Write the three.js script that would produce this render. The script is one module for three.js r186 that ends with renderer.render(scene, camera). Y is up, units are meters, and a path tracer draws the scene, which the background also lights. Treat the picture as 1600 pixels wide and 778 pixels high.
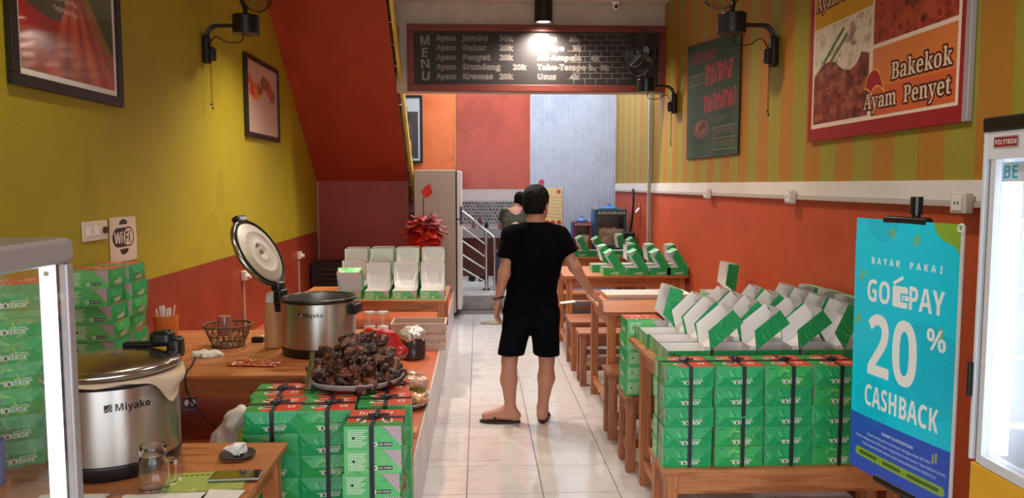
import * as THREE from 'three';
import { RoundedBoxGeometry } from 'three/addons/geometries/RoundedBoxGeometry.js';
import { mergeGeometries } from 'three/addons/utils/BufferGeometryUtils.js';
import { RectAreaLightUniformsLib } from 'three/addons/lights/RectAreaLightUniformsLib.js';

// ---------------------------------------------------------------- camera, sky, lights, exposure
const scene = new THREE.Scene();
const camera = new THREE.PerspectiveCamera(2 * Math.atan(389 / 1200) * 180 / Math.PI, 1600 / 778, 0.05, 120);
camera.position.set(0, 1.62, 0);
camera.rotation.order = 'YXZ';
camera.rotation.y = -2.4727 * Math.PI / 180;
camera.rotation.x = -4.7636 * Math.PI / 180;
const renderer = new THREE.WebGLRenderer({ antialias: true });
renderer.toneMapping = THREE.LinearToneMapping;
renderer.toneMappingExposure = 0.93;
renderer.shadowMap.enabled = true;
RectAreaLightUniformsLib.init();
scene.background = new THREE.Color(0.86, 0.93, 1.0).multiplyScalar(6.0);      // bright overcast sky outside the open shop front
const WARM = new THREE.Color(1.0, 0.85, 0.62), NEUTRAL = new THREE.Color(1.0, 0.93, 0.84);
const DOWNLIGHTS = [                                                        // x, z, candela, colour, cone
  [0.67, -8.03, 22, NEUTRAL, 1.35],
  [-1.0, -6.2, 21, WARM, 1.05],
  [-1.15, -3.2, 5, WARM, 1.05],
  [0.95, -5.1, 9, WARM, 1.15],
  [0.67, -2.9, 9, NEUTRAL, 1.15],
  [-0.1, -5.9, 12, NEUTRAL, 1.15],
];

// ---------------------------------------------------------------- helpers
let rs = 12345;
const rnd = () => { rs = (rs + 0x6d2b79f5) | 0; let t = Math.imul(rs ^ (rs >>> 15), 1 | rs); t = (t + Math.imul(t ^ (t >>> 7), 61 | t)) ^ t; return ((t ^ (t >>> 14)) >>> 0) / 4294967296; };
const rr = (a, b) => a + (b - a) * rnd();
const lerp = (a, b, t) => a + (b - a) * t, clamp = (x, a, b) => Math.min(b, Math.max(a, x));
const V = (x, y, z) => new THREE.Vector3(x, y, z);
const hash3 = (x, y, z) => { let h = Math.imul(x, 374761393) ^ Math.imul(y, 668265263) ^ Math.imul(z, 1274126177); h = Math.imul(h ^ (h >>> 13), 1274126177); return ((h ^ (h >>> 16)) >>> 0) / 4294967296; };
function noise3(x, y, z) {
  const X = Math.floor(x), Y = Math.floor(y), Z = Math.floor(z), s = (t) => t * t * (3 - 2 * t), u = s(x - X), v = s(y - Y), w = s(z - Z);
  const h = (a, b, c) => hash3(X + a, Y + b, Z + c);
  return lerp(lerp(lerp(h(0, 0, 0), h(1, 0, 0), u), lerp(h(0, 1, 0), h(1, 1, 0), u), v), lerp(lerp(h(0, 0, 1), h(1, 0, 1), u), lerp(h(0, 1, 1), h(1, 1, 1), u), v), w) * 2 - 1;
}
const fbm = (x, y, z, o = 3) => { let a = 0, k = 0.5, f = 1; for (let i = 0; i < o; i++) { a += k * noise3(x * f, y * f, z * f); k *= 0.5; f *= 2; } return a; };

const counts = {};
function numbered(n) { const k = counts[n] = (counts[n] ?? -1) + 1; return k ? n + '_' + String(k).padStart(3, '0') : n; }
function tag(o, label, category, group, kind) { o.userData.label = label; o.userData.category = category; if (group) o.userData.group = group; if (kind) o.userData.kind = kind; return o; }
function merge(gs) {
  gs = [gs].flat();
  if (gs.length === 1) return gs[0];
  return mergeGeometries(gs.map((g) => { const k = g.index ? g.toNonIndexed() : g.clone(); for (const n of Object.keys(k.attributes)) if (!['position', 'normal', 'uv'].includes(n)) k.deleteAttribute(n); if (!k.attributes.uv) k.setAttribute('uv', new THREE.BufferAttribute(new Float32Array(k.attributes.position.count * 2), 2)); return k; }));
}
function obj(name, geoms, m, parent) {
  const o = new THREE.Mesh(merge(geoms), m);
  o.castShadow = o.receiveShadow = true;
  o.name = parent ? name : numbered(name);
  (parent ?? scene).add(o);
  return o;
}
function thing(name, label, category, [x, y, z] = [0, 0, 0], turn = 0, group) {
  const o = new THREE.Group(); o.name = numbered(name); o.position.set(x, y, z); o.rotation.y = turn; scene.add(o);
  return tag(o, label, category, group);
}
function struct(name, geoms, m) { const o = obj(name, geoms, m); o.userData.kind = 'structure'; return o; }
function structGroup(name, label) { const o = new THREE.Group(); o.name = numbered(name); o.userData.kind = 'structure'; if (label) o.userData.label = label; scene.add(o); return o; }
function dup(o, [x, y, z], turn = 0, label, group) {
  const r = o.clone(); r.name = numbered(o.name.replace(/_\d{3}$/, '')); r.userData = { ...o.userData };
  r.position.set(x, y, z); r.rotation.y = turn; if (label) r.userData.label = label; if (group) r.userData.group = group;
  scene.add(r); return r;
}
// metre uv from position and face direction
function uvm(g, s = 1, swap = false) {
  if (g.index) g = g.toNonIndexed();
  const p = g.attributes.position, uv = new Float32Array(p.count * 2), a = V(), b = V(), c = V(), n = V();
  for (let i = 0; i < p.count; i += 3) {
    a.fromBufferAttribute(p, i); b.fromBufferAttribute(p, i + 1); c.fromBufferAttribute(p, i + 2);
    n.copy(b).sub(a).cross(c.clone().sub(a));
    const ax = Math.abs(n.x), ay = Math.abs(n.y), az = Math.abs(n.z);
    [a, b, c].forEach((q, k) => {
      let u, v;
      if (ay >= ax && ay >= az) { u = q.x; v = q.z; } else if (ax >= az) { u = q.z; v = q.y; } else { u = q.x; v = q.y; }
      if (swap) [u, v] = [v, u];
      uv[(i + k) * 2] = u * s; uv[(i + k) * 2 + 1] = v * s;
    });
  }
  g.setAttribute('uv', new THREE.BufferAttribute(uv, 2));
  return g;
}
// box by extents
function bx(x0, x1, y0, y1, z0, z1, r = 0) {
  const w = Math.abs(x1 - x0), h = Math.abs(y1 - y0), d = Math.abs(z1 - z0);
  const g = r ? new RoundedBoxGeometry(w, h, d, 1, Math.min(r, w / 2.1, h / 2.1, d / 2.1)) : new THREE.BoxGeometry(w, h, d);
  return g.translate((x0 + x1) / 2, (y0 + y1) / 2, (z0 + z1) / 2);
}
const cyl = (r0, r1, h, x, y, z, seg = 24, open = false) => new THREE.CylinderGeometry(r0, r1, h, seg, 1, open).translate(x, y + h / 2, z);
const lathe = (pts, seg = 40) => new THREE.LatheGeometry(pts.map(([r, y]) => new THREE.Vector2(r, y)), seg);
const tube = (pts, r, seg = 24, rad = 8, closed = false) => new THREE.TubeGeometry(new THREE.CatmullRomCurve3(pts.map((p) => V(...p)), closed), seg, r, rad, closed);
function bar(a, b, r, rad = 8) { return tube([a, [lerp(a[0], b[0], .5), lerp(a[1], b[1], .5), lerp(a[2], b[2], .5)], b], r, 2, rad); }
function beam(a, b, w, h, r = 0) {                                           // rectangular bar between two points
  const A = V(...a), B = V(...b), L = A.distanceTo(B), g = r ? new RoundedBoxGeometry(w, h, L, 1, r) : new THREE.BoxGeometry(w, h, L);
  const m = new THREE.Matrix4().lookAt(B, A, V(0, 1, 0)); m.setPosition(A.add(B).multiplyScalar(0.5));
  return g.applyMatrix4(m);
}
function quad(pts) {                                                         // flat polygon fan with uv 0..1 on the first four corners
  const P = [], U = [], uvs = [[0, 0], [1, 0], [1, 1], [0, 1]];
  for (let i = 1; i < pts.length - 1; i++) for (const k of [0, i, i + 1]) { P.push(...pts[k]); U.push(...(uvs[k] ?? [0.5, 0.5])); }
  const g = new THREE.BufferGeometry(); g.setAttribute('position', new THREE.Float32BufferAttribute(P, 3)); g.setAttribute('uv', new THREE.Float32BufferAttribute(U, 2)); g.computeVertexNormals(); return g;
}
function slab(pts, t) {                                                      // closed plate from a planar polygon, thickness t along its normal
  const p = pts.map((q) => V(...q)), n = p[1].clone().sub(p[0]).cross(p[2].clone().sub(p[0])).normalize().multiplyScalar(-t);
  const q = p.map((k) => k.clone().add(n)), P = [];
  const tri = (...ks) => ks.forEach((k) => P.push(k.x, k.y, k.z));
  for (let i = 1; i < p.length - 1; i++) { tri(p[0], p[i], p[i + 1]); tri(q[0], q[i + 1], q[i]); }
  for (let i = 0; i < p.length; i++) { const j = (i + 1) % p.length; tri(p[i], q[i], q[j]); tri(p[i], q[j], p[j]); }
  const g = new THREE.BufferGeometry(); g.setAttribute('position', new THREE.Float32BufferAttribute(P, 3)); g.computeVertexNormals(); return uvm(g);
}
// naive surface nets: f < 0 is inside
function nets(f, lo, hi, cell) {
  const n = [0, 1, 2].map((k) => Math.ceil((hi[k] - lo[k]) / cell) + 1), [nx, ny, nz] = n, val = new Float32Array(nx * ny * nz);
  const id = (x, y, z) => x + nx * (y + ny * z);
  for (let z = 0; z < nz; z++) for (let y = 0; y < ny; y++) for (let x = 0; x < nx; x++) val[id(x, y, z)] = f(lo[0] + x * cell, lo[1] + y * cell, lo[2] + z * cell);
  const vert = new Int32Array(nx * ny * nz).fill(-1), P = [], I = [];
  for (let z = 0; z < nz - 1; z++) for (let y = 0; y < ny - 1; y++) for (let x = 0; x < nx - 1; x++) {
    let s = 0, c = 0, px = 0, py = 0, pz = 0;
    const v = []; for (let k = 0; k < 8; k++) { const q = val[id(x + (k & 1), y + (k >> 1 & 1), z + (k >> 2))]; v.push(q); if (q < 0) s++; }
    if (!s || s === 8) continue;
    for (const [a, b] of [[0, 1], [2, 3], [4, 5], [6, 7], [0, 2], [1, 3], [4, 6], [5, 7], [0, 4], [1, 5], [2, 6], [3, 7]]) if ((v[a] < 0) !== (v[b] < 0)) {
      const t = v[a] / (v[a] - v[b]); c++;
      px += lerp(a & 1, b & 1, t); py += lerp(a >> 1 & 1, b >> 1 & 1, t); pz += lerp(a >> 2, b >> 2, t);
    }
    vert[id(x, y, z)] = P.length / 3; P.push(lo[0] + (x + px / c) * cell, lo[1] + (y + py / c) * cell, lo[2] + (z + pz / c) * cell);
  }
  for (let z = 1; z < nz - 1; z++) for (let y = 1; y < ny - 1; y++) for (let x = 1; x < nx - 1; x++) {
    const a = val[id(x, y, z)] < 0;
    for (const [dx, dy, dz] of [[1, 0, 0], [0, 1, 0], [0, 0, 1]]) {
      if (a === (val[id(x + dx, y + dy, z + dz)] < 0)) continue;
      const q = dx ? [id(x, y - 1, z - 1), id(x, y, z - 1), id(x, y, z), id(x, y - 1, z)] : dy ? [id(x - 1, y, z - 1), id(x - 1, y, z), id(x, y, z), id(x, y, z - 1)] : [id(x - 1, y - 1, z), id(x, y - 1, z), id(x, y, z), id(x - 1, y, z)];
      const k = q.map((i) => vert[i]); if (k.some((i) => i < 0)) continue;
      if (a) I.push(k[0], k[1], k[2], k[0], k[2], k[3]); else I.push(k[0], k[2], k[1], k[0], k[3], k[2]);
    }
  }
  const g = new THREE.BufferGeometry(); g.setAttribute('position', new THREE.Float32BufferAttribute(P, 3)); g.setIndex(I); g.computeVertexNormals();
  g.setAttribute('uv', new THREE.BufferAttribute(new Float32Array(P.length / 3 * 2), 2));
  return g;
}
const smin = (a, b, k) => { const h = clamp(0.5 + 0.5 * (b - a) / k, 0, 1); return lerp(b, a, h) - k * h * (1 - h); };
function cap(x, y, z, a, b, ra, rb) {                                        // tapered capsule distance
  const dx = b[0] - a[0], dy = b[1] - a[1], dz = b[2] - a[2], L = dx * dx + dy * dy + dz * dz || 1e-9;
  const t = clamp(((x - a[0]) * dx + (y - a[1]) * dy + (z - a[2]) * dz) / L, 0, 1);
  return Math.hypot(x - a[0] - dx * t, y - a[1] - dy * t, z - a[2] - dz * t) - lerp(ra, rb, t);
}
// vertex jitter for crumpled sheets and bags
function crumple(g, amp, freq, seed = 0) {
  const p = g.attributes.position;
  for (let i = 0; i < p.count; i++) { const x = p.getX(i), y = p.getY(i), z = p.getZ(i); p.setXYZ(i, x + amp * fbm(x * freq + seed, y * freq, z * freq), y + amp * fbm(x * freq, y * freq + seed + 9, z * freq), z + amp * fbm(x * freq, y * freq, z * freq + seed + 21)); }
  g.computeVertexNormals(); return g;
}

// ---------------------------------------------------------------- textures and materials
function cv(w, h, draw) {
  const c = document.createElement('canvas'); c.width = w; c.height = h; const x = c.getContext('2d'); draw(x, w, h);
  const t = new THREE.CanvasTexture(c); t.colorSpace = THREE.SRGBColorSpace; t.magFilter = THREE.LinearFilter; t.anisotropy = 8; return t;
}
function noiseTex(size, scale, lo, hi, ys = 1, seed = 0) {                   // grey tile for bump / roughness, wraps by mirroring
  const d = new Uint8Array(size * size * 4);
  for (let y = 0; y < size; y++) for (let x = 0; x < size; x++) {
    const v = clamp(0.5 + 0.9 * fbm(x / size * scale, y / size * scale * ys, seed, 5), 0, 1) * (hi - lo) + lo, i = (y * size + x) * 4;
    d[i] = d[i + 1] = d[i + 2] = v; d[i + 3] = 255;
  }
  const t = new THREE.DataTexture(d, size, size); t.wrapS = t.wrapT = THREE.MirroredRepeatWrapping; t.magFilter = THREE.LinearFilter; t.needsUpdate = true; return t;
}
function tintTex(size, scale, cols, ys = 1, seed = 0, spots = 0) {           // two or three sRGB tones mixed by noise
  const d = new Uint8Array(size * size * 4);
  for (let y = 0; y < size; y++) for (let x = 0; x < size; x++) {
    const u = x / size * scale, v = y / size * scale * ys, n = clamp(0.5 + 0.95 * fbm(u, v, seed, 5), 0, 1), m = hash3(x, y, seed + 5) * 0.06 - 0.03, i = (y * size + x) * 4;
    const k = n * (cols.length - 1), a = cols[Math.floor(Math.min(k, cols.length - 1.001))], b = cols[Math.floor(Math.min(k, cols.length - 1.001)) + 1], t = k - Math.floor(Math.min(k, cols.length - 1.001));
    const sp = spots && noise3(u * 9, v * 9, seed + 40) > 1 - spots ? 0.8 : 1;
    for (let c = 0; c < 3; c++) d[i + c] = clamp(lerp(a[c], b[c], t) * (1 + m) * sp, 0, 255);
    d[i + 3] = 255;
  }
  const t = new THREE.DataTexture(d, size, size); t.colorSpace = THREE.SRGBColorSpace; t.wrapS = t.wrapT = THREE.MirroredRepeatWrapping; t.magFilter = THREE.LinearFilter; t.needsUpdate = true; return t;
}
const mat = (color, roughness = 0.6, o = {}) => new THREE.MeshStandardMaterial({ color, roughness, ...o });
const phys = (color, roughness = 0.6, o = {}) => new THREE.MeshPhysicalMaterial({ color, roughness, ...o });
const bumpT = noiseTex(256, 24, 60, 200);
const bumpWood = noiseTex(256, 5, 60, 200, 14, 3);
const paint = (cols, rough, seed, scale = 3) => mat(0xffffff, rough, { map: tintTex(256, scale, cols, 1, seed), bumpMap: bumpT, bumpScale: 0.0015 });
const woodTex = (cols, seed) => tintTex(512, 3.5, cols, 13, seed, 0.25);      // grain runs along u
const M = {
  wallLeft: paint([[158, 144, 25], [170, 154, 23], [164, 150, 31]], 0.55, 1),
  dadoLeft: paint([[138, 52, 30], [150, 58, 34], [132, 50, 30]], 0.45, 2),
  soffit: paint([[154, 54, 27], [166, 60, 29], [160, 56, 29]], 0.6, 3),
  understair: paint([[150, 56, 40], [160, 62, 46], [146, 56, 40]], 0.5, 4),
  wallRightLow: paint([[184, 75, 39], [194, 81, 43], [177, 71, 39]], 0.5, 5),
  ceiling: paint([[196, 184, 168], [206, 194, 180], [188, 176, 162]], 0.85, 6),
  whitePaint: paint([[224, 220, 216], [232, 228, 226], [216, 210, 206]], 0.5, 7),
  platform: paint([[170, 84, 52], [182, 94, 58], [160, 78, 50]], 0.4, 8, 5),
  riser: paint([[196, 182, 182], [206, 194, 194], [186, 172, 172]], 0.3, 9, 4),
  orangePanel: paint([[222, 112, 60], [232, 122, 68], [214, 104, 56]], 0.4, 10, 4),
  redPanel: paint([[170, 70, 56], [180, 77, 61], [161, 65, 51]], 0.3, 11, 4),
  concrete: paint([[160, 158, 156], [176, 174, 172], [148, 146, 144]], 0.8, 12, 6),
  stairEdge: paint([[200, 176, 70], [212, 190, 86], [188, 164, 60]], 0.6, 13, 6),
  stepStone: paint([[112, 92, 78], [130, 108, 92], [92, 76, 64]], 0.8, 14, 9),
  grout: mat(0x6a5f5c, 0.9),
  tiles: [0, 1, 2].map((k) => phys(0xffffff, 0.16, { map: tintTex(256, 4, [[202, 198, 200], [212, 208, 210], [196, 190, 192]], 1, 20 + k), roughnessMap: noiseTex(128, 6, 120, 230, 1, 25 + k), clearcoat: 0.3, clearcoatRoughness: 0.1 })),
  wood: [0, 1, 2].map((k) => mat(0xffffff, 0.42, { map: woodTex([[176, 106, 60], [194, 124, 74], [154, 86, 48]], 30 + k), bumpMap: bumpWood, bumpScale: 0.001 })),
  woodDark: [0, 1].map((k) => mat(0xffffff, 0.5, { map: woodTex([[152, 90, 54], [168, 104, 66], [128, 72, 42]], 40 + k), bumpMap: bumpWood, bumpScale: 0.001 })),
  black: mat(0x141214, 0.35), blackMatte: mat(0x131215, 0.7), blackPlastic: mat(0x18161a, 0.28),
  chrome: mat(0xc8c8c8, 0.18, { metalness: 1 }), steel: mat(0xb2aca6, 0.3, { metalness: 1, roughnessMap: noiseTex(128, 4, 130, 220, 20, 51) }),
  brushed: phys(0xc4beb8, 0.36, { metalness: 1, anisotropy: 0.85, anisotropyRotation: Math.PI / 2 }),
  alu: mat(0xb9b4b4, 0.4, { metalness: 0.35 }), aluWhite: mat(0xe6e8ec, 0.4),
  white: mat(0xe9e6e4, 0.5), paper: mat(0xece8e4, 0.8), offwhite: mat(0xd9cec2, 0.7), cream: mat(0xd8a070, 0.45),
  glass: phys(0xffffff, 0.03, { transmission: 1, thickness: 0, ior: 1.45 }), glassThick: phys(0xffffff, 0.02, { transmission: 1, thickness: 0.004, ior: 1.45 }),
  plastic: phys(0xf2eeee, 0.25, { transmission: 0.75, thickness: 0, ior: 1.4 }),
  skin: mat(0xba8068, 0.55), hair: phys(0x080607, 0.7, { specularIntensity: 0.4 }), shirt: phys(0x070609, 0.95, { specularIntensity: 0.15 }), shorts: phys(0x0a0a0f, 0.95, { specularIntensity: 0.15 }), olive: mat(0x3a3a2c, 0.9), trousers: mat(0x2c3550, 0.9),
  fridgeSide: mat(0xb9aa98, 0.5), sandal: mat(0x241c1c, 0.6), rubber: mat(0x0c0c0c, 0.8), red: mat(0xc21818, 0.4),
};

// ---------------------------------------------------------------- the room shell
const XL = -1.98, XR = 1.98, HC = 3.52, ZF = 1.2, ZB = -12.7;
{ // left wall: yellow green above a dark red dado
  const w = structGroup('wall_left', 'yellow green wall with a dark red lower part');
  obj('upper_paint', uvm(bx(XL - 0.15, XL, 1.055, HC, ZB, ZF)), M.wallLeft, w);
  obj('dado_paint', uvm(bx(XL - 0.15, XL, 0, 1.055, ZB, ZF)), M.dadoLeft, w);
}
{ // right wall: painted stripes above a white rail, orange red below
  const stripes = cv(512, 512, (c) => {
    c.fillStyle = '#aa7220'; c.fillRect(0, 0, 512, 512); c.fillStyle = '#958e2c'; c.fillRect(0, 0, 256, 512);
    for (let i = 0; i < 5000; i++) { c.fillStyle = `rgba(${rnd() < 0.5 ? '90,60,0' : '255,220,120'},${0.05 * rnd()})`; c.fillRect(rnd() * 512, rnd() * 512, 2 + rnd() * 4, 4 + rnd() * 30); }
  });
  stripes.wrapS = stripes.wrapT = THREE.RepeatWrapping;
  const g = uvm(bx(XR, XR + 0.15, 1.62, HC, ZB, ZF)), uv = g.attributes.uv;   // one period of 0.402 m along the wall, a green stripe from -4.415 to -4.213
  for (let i = 0; i < uv.count; i++) uv.setXY(i, (uv.getX(i) + 4.415) / 0.402, uv.getY(i) / 0.402);
  const w = structGroup('wall_right', 'wall striped orange and yellow green above, orange red below');
  obj('striped_paint', g, mat(0xffffff, 0.5, { map: stripes, bumpMap: bumpT, bumpScale: 0.001 }), w);
  obj('lower_paint', uvm(bx(XR, XR + 0.15, 0, 1.62, ZB, ZF)), M.wallRightLow, w);
  const t = structGroup('trim_1', 'white rail along the striped wall');
  obj('rail', uvm(bx(XR - 0.022, XR, 1.555, 1.64, -11.0, ZF - 0.1)), M.whitePaint, t);
  obj('cable_duct', uvm(bx(XR - 0.03, XR, 1.53, 1.553, -11.0, ZF - 0.1, 0.003)), mat(0xbfb6ae, 0.5), t);
  struct('trim_2', uvm(bx(XR - 0.05, XR, 0, HC, -8.76, -8.71, 0.006)), mat(0xb9b2a0, 0.6));
}
{ // ceiling with an opening over the back yard, and the front header
  const c = structGroup('ceiling');
  obj('slab', uvm(bx(XL - 0.15, XR + 0.15, HC, HC + 0.15, -8.4, ZF)), M.ceiling, c);
  obj('rear_slab', uvm(bx(XL - 0.15, -0.85, HC, HC + 0.15, ZB, -8.4)), M.ceiling, c);
  obj('rear_slab', uvm(bx(-0.85, XR + 0.15, HC, HC + 0.15, ZB, -12.2)), M.ceiling, c);
  obj('rear_slab', uvm(bx(-0.85, XR + 0.15, HC, HC + 0.15, -8.5, -8.4)), M.ceiling, c);
  struct('wall_header', uvm(bx(-0.86, XR, 2.6, HC, -8.42, -8.24)), M.ceiling);
  struct('wall_front_header', uvm(bx(XL - 0.15, XR + 0.15, 2.55, HC, ZF - 0.15, ZF)), M.ceiling);
  struct('ceiling_canopy', uvm(bx(XL - 0.6, XR + 0.6, 2.6, 2.7, ZF, ZF + 1.5)), M.ceiling);
  struct('pavement', uvm(bx(-9, 9, -0.2, -0.06, ZF, ZF + 12)), M.concrete);
}
{ // floor: grout bed and single tiles of 40 cm
  const f = structGroup('floor', 'pale glossy tiled floor');
  obj('bed', uvm(bx(XL - 0.15, XR + 0.15, -0.12, -0.0035, ZB, ZF)), M.grout, f);
  const P = 0.4025, gap = 0.0022, tg = [0, 1, 2].map(() => uvm(new RoundedBoxGeometry(P - gap * 2, 0.01, P - gap * 2, 1, 0.0015), 2));
  for (let j = 0; j < 25; j++) for (let i = 0; i < 6; i++) {
    const x0 = -0.069 - P + i * P, z0 = -3.923 + 5 * P - j * P;
    if (z0 - P < -9.95 || x0 > XR) continue;
    const t = obj('tile', tg[0], M.tiles[(i * 7 + j * 3 + (i * j) % 5) % 3], f);
    t.position.set(x0 + P / 2, -0.005 + 0.0006 * rnd(), z0 - P / 2); t.rotation.y = Math.floor(rnd() * 4) * Math.PI / 2;
  }
}
{ // raised seating platform along the left wall
  const p = structGroup('floor_platform', 'raised brown platform with a pale tiled edge');
  obj('deck', uvm(bx(XL, -0.312, 0.02, 0.35, -9.0, -1.9)), M.platform, p);
  for (let k = 0; k < 18; k++) { const z = -1.9 - k * 0.4; if (z - 0.4 < -9.11) break; obj('tile', uvm(bx(-0.312, -0.3, 0.004, 0.352, z - 0.398, z, 0.002)), M.riser, p); }
}
{ // staircase rising over the platform: sloped soffit, steps, side edge
  const s = structGroup('staircase', 'concrete stair with an orange red underside'), sl = 0.7935, h0 = (z) => 1.667 + (z + 9.532) * sl, X0 = XL, X1 = -0.865;
  const zt = -9.532 + (HC - 1.667) / sl, zb = -9.9;
  obj('soffit', slab([[X0, h0(zb), zb], [X0, h0(zt), zt], [X1, h0(zt), zt], [X1, h0(zb), zb]], -0.02), M.soffit, s);
  obj('edge_strip', [slab([[X1 + 0.03, h0(zb), zb], [X1 + 0.03, h0(zt), zt], [X1 + 0.03, h0(zt) + 0.14, zt], [X1 + 0.03, h0(zb) + 0.14, zb]], 0.032)], M.stairEdge, s);
  const rise = 0.181, run = rise / sl;
  for (let k = 2; k < 19; k++) {
    const y = k * rise, z = -9.532 + (y - 0.16 - 1.667) / sl; if (y + rise > HC || z < -12) continue;
    obj('step', uvm(bx(X0, X1 + 0.035 + 0.004 * (k % 3), y, y + rise - 0.012, z - run, z + 0.02, 0.006)), M.stepStone, s);
  }
  const w = struct('wall_stair', uvm(bx(X0, X1, 0, 1.69, -9.62, -9.532)), M.understair); w.userData.label = 'brownish red wall below the stair';
  obj('trim_3', uvm(bx(X0, X0 + 0.02, 0.36, 1.66, -9.54, -9.52)), mat(0xb08a78, 0.6)).userData.kind = 'structure';
}
{ // back: corrugated partition, painted boards, rear wash place on a step
  const b = structGroup('wall_back', 'corrugated sheet partition and painted boards');
  const pts = []; const n = 34, x0 = 0.745, x1 = XR, w = (x1 - x0) / n;
  const sh = new THREE.Shape(); sh.moveTo(x0, 0);
  for (let i = 0; i < n; i++) { const x = x0 + i * w; sh.lineTo(x + w * 0.12, -0.014); sh.lineTo(x + w * 0.5, -0.014); sh.lineTo(x + w * 0.62, 0); sh.lineTo(x + w, 0); }
  sh.lineTo(x1, 0.03); sh.lineTo(x0, 0.03); sh.closePath();
  const cg = new THREE.ExtrudeGeometry(sh, { depth: HC, bevelEnabled: false }).rotateX(-Math.PI / 2).translate(0, 0, -11.06);
  obj('corrugated_sheet', uvm(cg), paint([[182, 190, 208], [192, 200, 218], [174, 182, 202]], 0.45, 60, 5), b);
  obj('red_board', uvm(bx(-0.325, 0.735, 1.56, HC, -11.13, -11.08, 0.004)), M.redPanel, b);
  obj('orange_board', uvm(bx(-1.5, -0.345, 0, HC, -11.13, -11.06, 0.004)), M.orangePanel, b);
  obj('batten', uvm(bx(-0.345, -0.325, 1.5, HC, -11.12, -11.05)), mat(0xc9963c, 0.6), b);
  struct('wall_rear', uvm(bx(XL - 0.15, XR + 0.15, 0, HC, ZB - 0.15, ZB)), M.whitePaint);
  struct('step_platform', uvm(bx(-0.9, 0.95, 0, 0.19, ZB, -9.92, 0.008)), M.concrete);
  // mosaic of pebbles across the rear wall
  const m = structGroup('trim_4', 'grey band of dark pebbles set in the rear wall');
  obj('mortar', uvm(bx(-0.4, 0.85, 0.98, 1.36, ZB, ZB + 0.02)), mat(0xb4b6b8, 0.9), m);
  const pg = new THREE.IcosahedronGeometry(0.5, 1), pm = [mat(0x63666a, 0.7), mat(0x8d9092, 0.7), mat(0x4b4d50, 0.7)];
  for (let j = 0; j < 7; j++) for (let i = 0; i < 22; i++) {
    const q = obj('pebble', pg, pm[Math.floor(rnd() * 3)], m);
    q.position.set(-0.37 + i * 0.056 + (j % 2) * 0.028, 1.005 + j * 0.053, ZB + 0.022); q.scale.set(0.045, 0.03, 0.02); q.rotation.z = (j % 2 ? 0.6 : -0.6) + rr(-0.2, 0.2);
  }
}

// ---------------------------------------------------------------- lamps on the ceiling
DOWNLIGHTS.forEach(([x, z, cd, col, cone], k) => {
  const t = thing('downlight', k ? 'black cylinder downlight on the ceiling over the ' + ['', 'yellow wall fan', 'rice cooker', 'striped wall tables', 'bench of stacked boxes', 'tiled aisle'][k] : 'black cylinder downlight lit above the chalkboard menu', 'lamp', [x, HC, z]);
  obj('housing', lathe([[0.0, 0], [0.09, 0], [0.093, -0.006], [0.093, -0.238], [0.088, -0.24], [0.084, -0.236], [0.082, -0.03], [0, -0.03]], 36), M.black, t);
  obj('bulb', lathe([[0, -0.19], [0.07, -0.19], [0.082, -0.2], [0.07, -0.226], [0, -0.232]], 28), new THREE.MeshStandardMaterial({ color: 0xffffff, emissive: col, emissiveIntensity: 6 }), t);
  const s = new THREE.SpotLight(col, cd, 0, cone, 0.55, 2); s.position.set(x, HC - 0.245, z); s.target.position.set(x, 0, z); s.castShadow = true; s.shadow.radius = 3;
  scene.add(s, s.target);
});
{ // dome camera on the ceiling
  const t = thing('security_camera', 'small white dome camera on the ceiling near the chalkboard', 'camera', [1.43, HC, -8.12]);
  obj('base', lathe([[0, 0], [0.045, 0], [0.047, -0.012], [0.03, -0.03], [0, -0.03]], 24), M.white, t);
  obj('ball', new THREE.SphereGeometry(0.036, 20, 14).translate(0, -0.05, 0), M.white, t);
  obj('lens', new THREE.CylinderGeometry(0.016, 0.018, 0.014, 18).rotateX(Math.PI / 2).translate(0, -0.056, 0.034), M.black, t);
}

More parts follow.
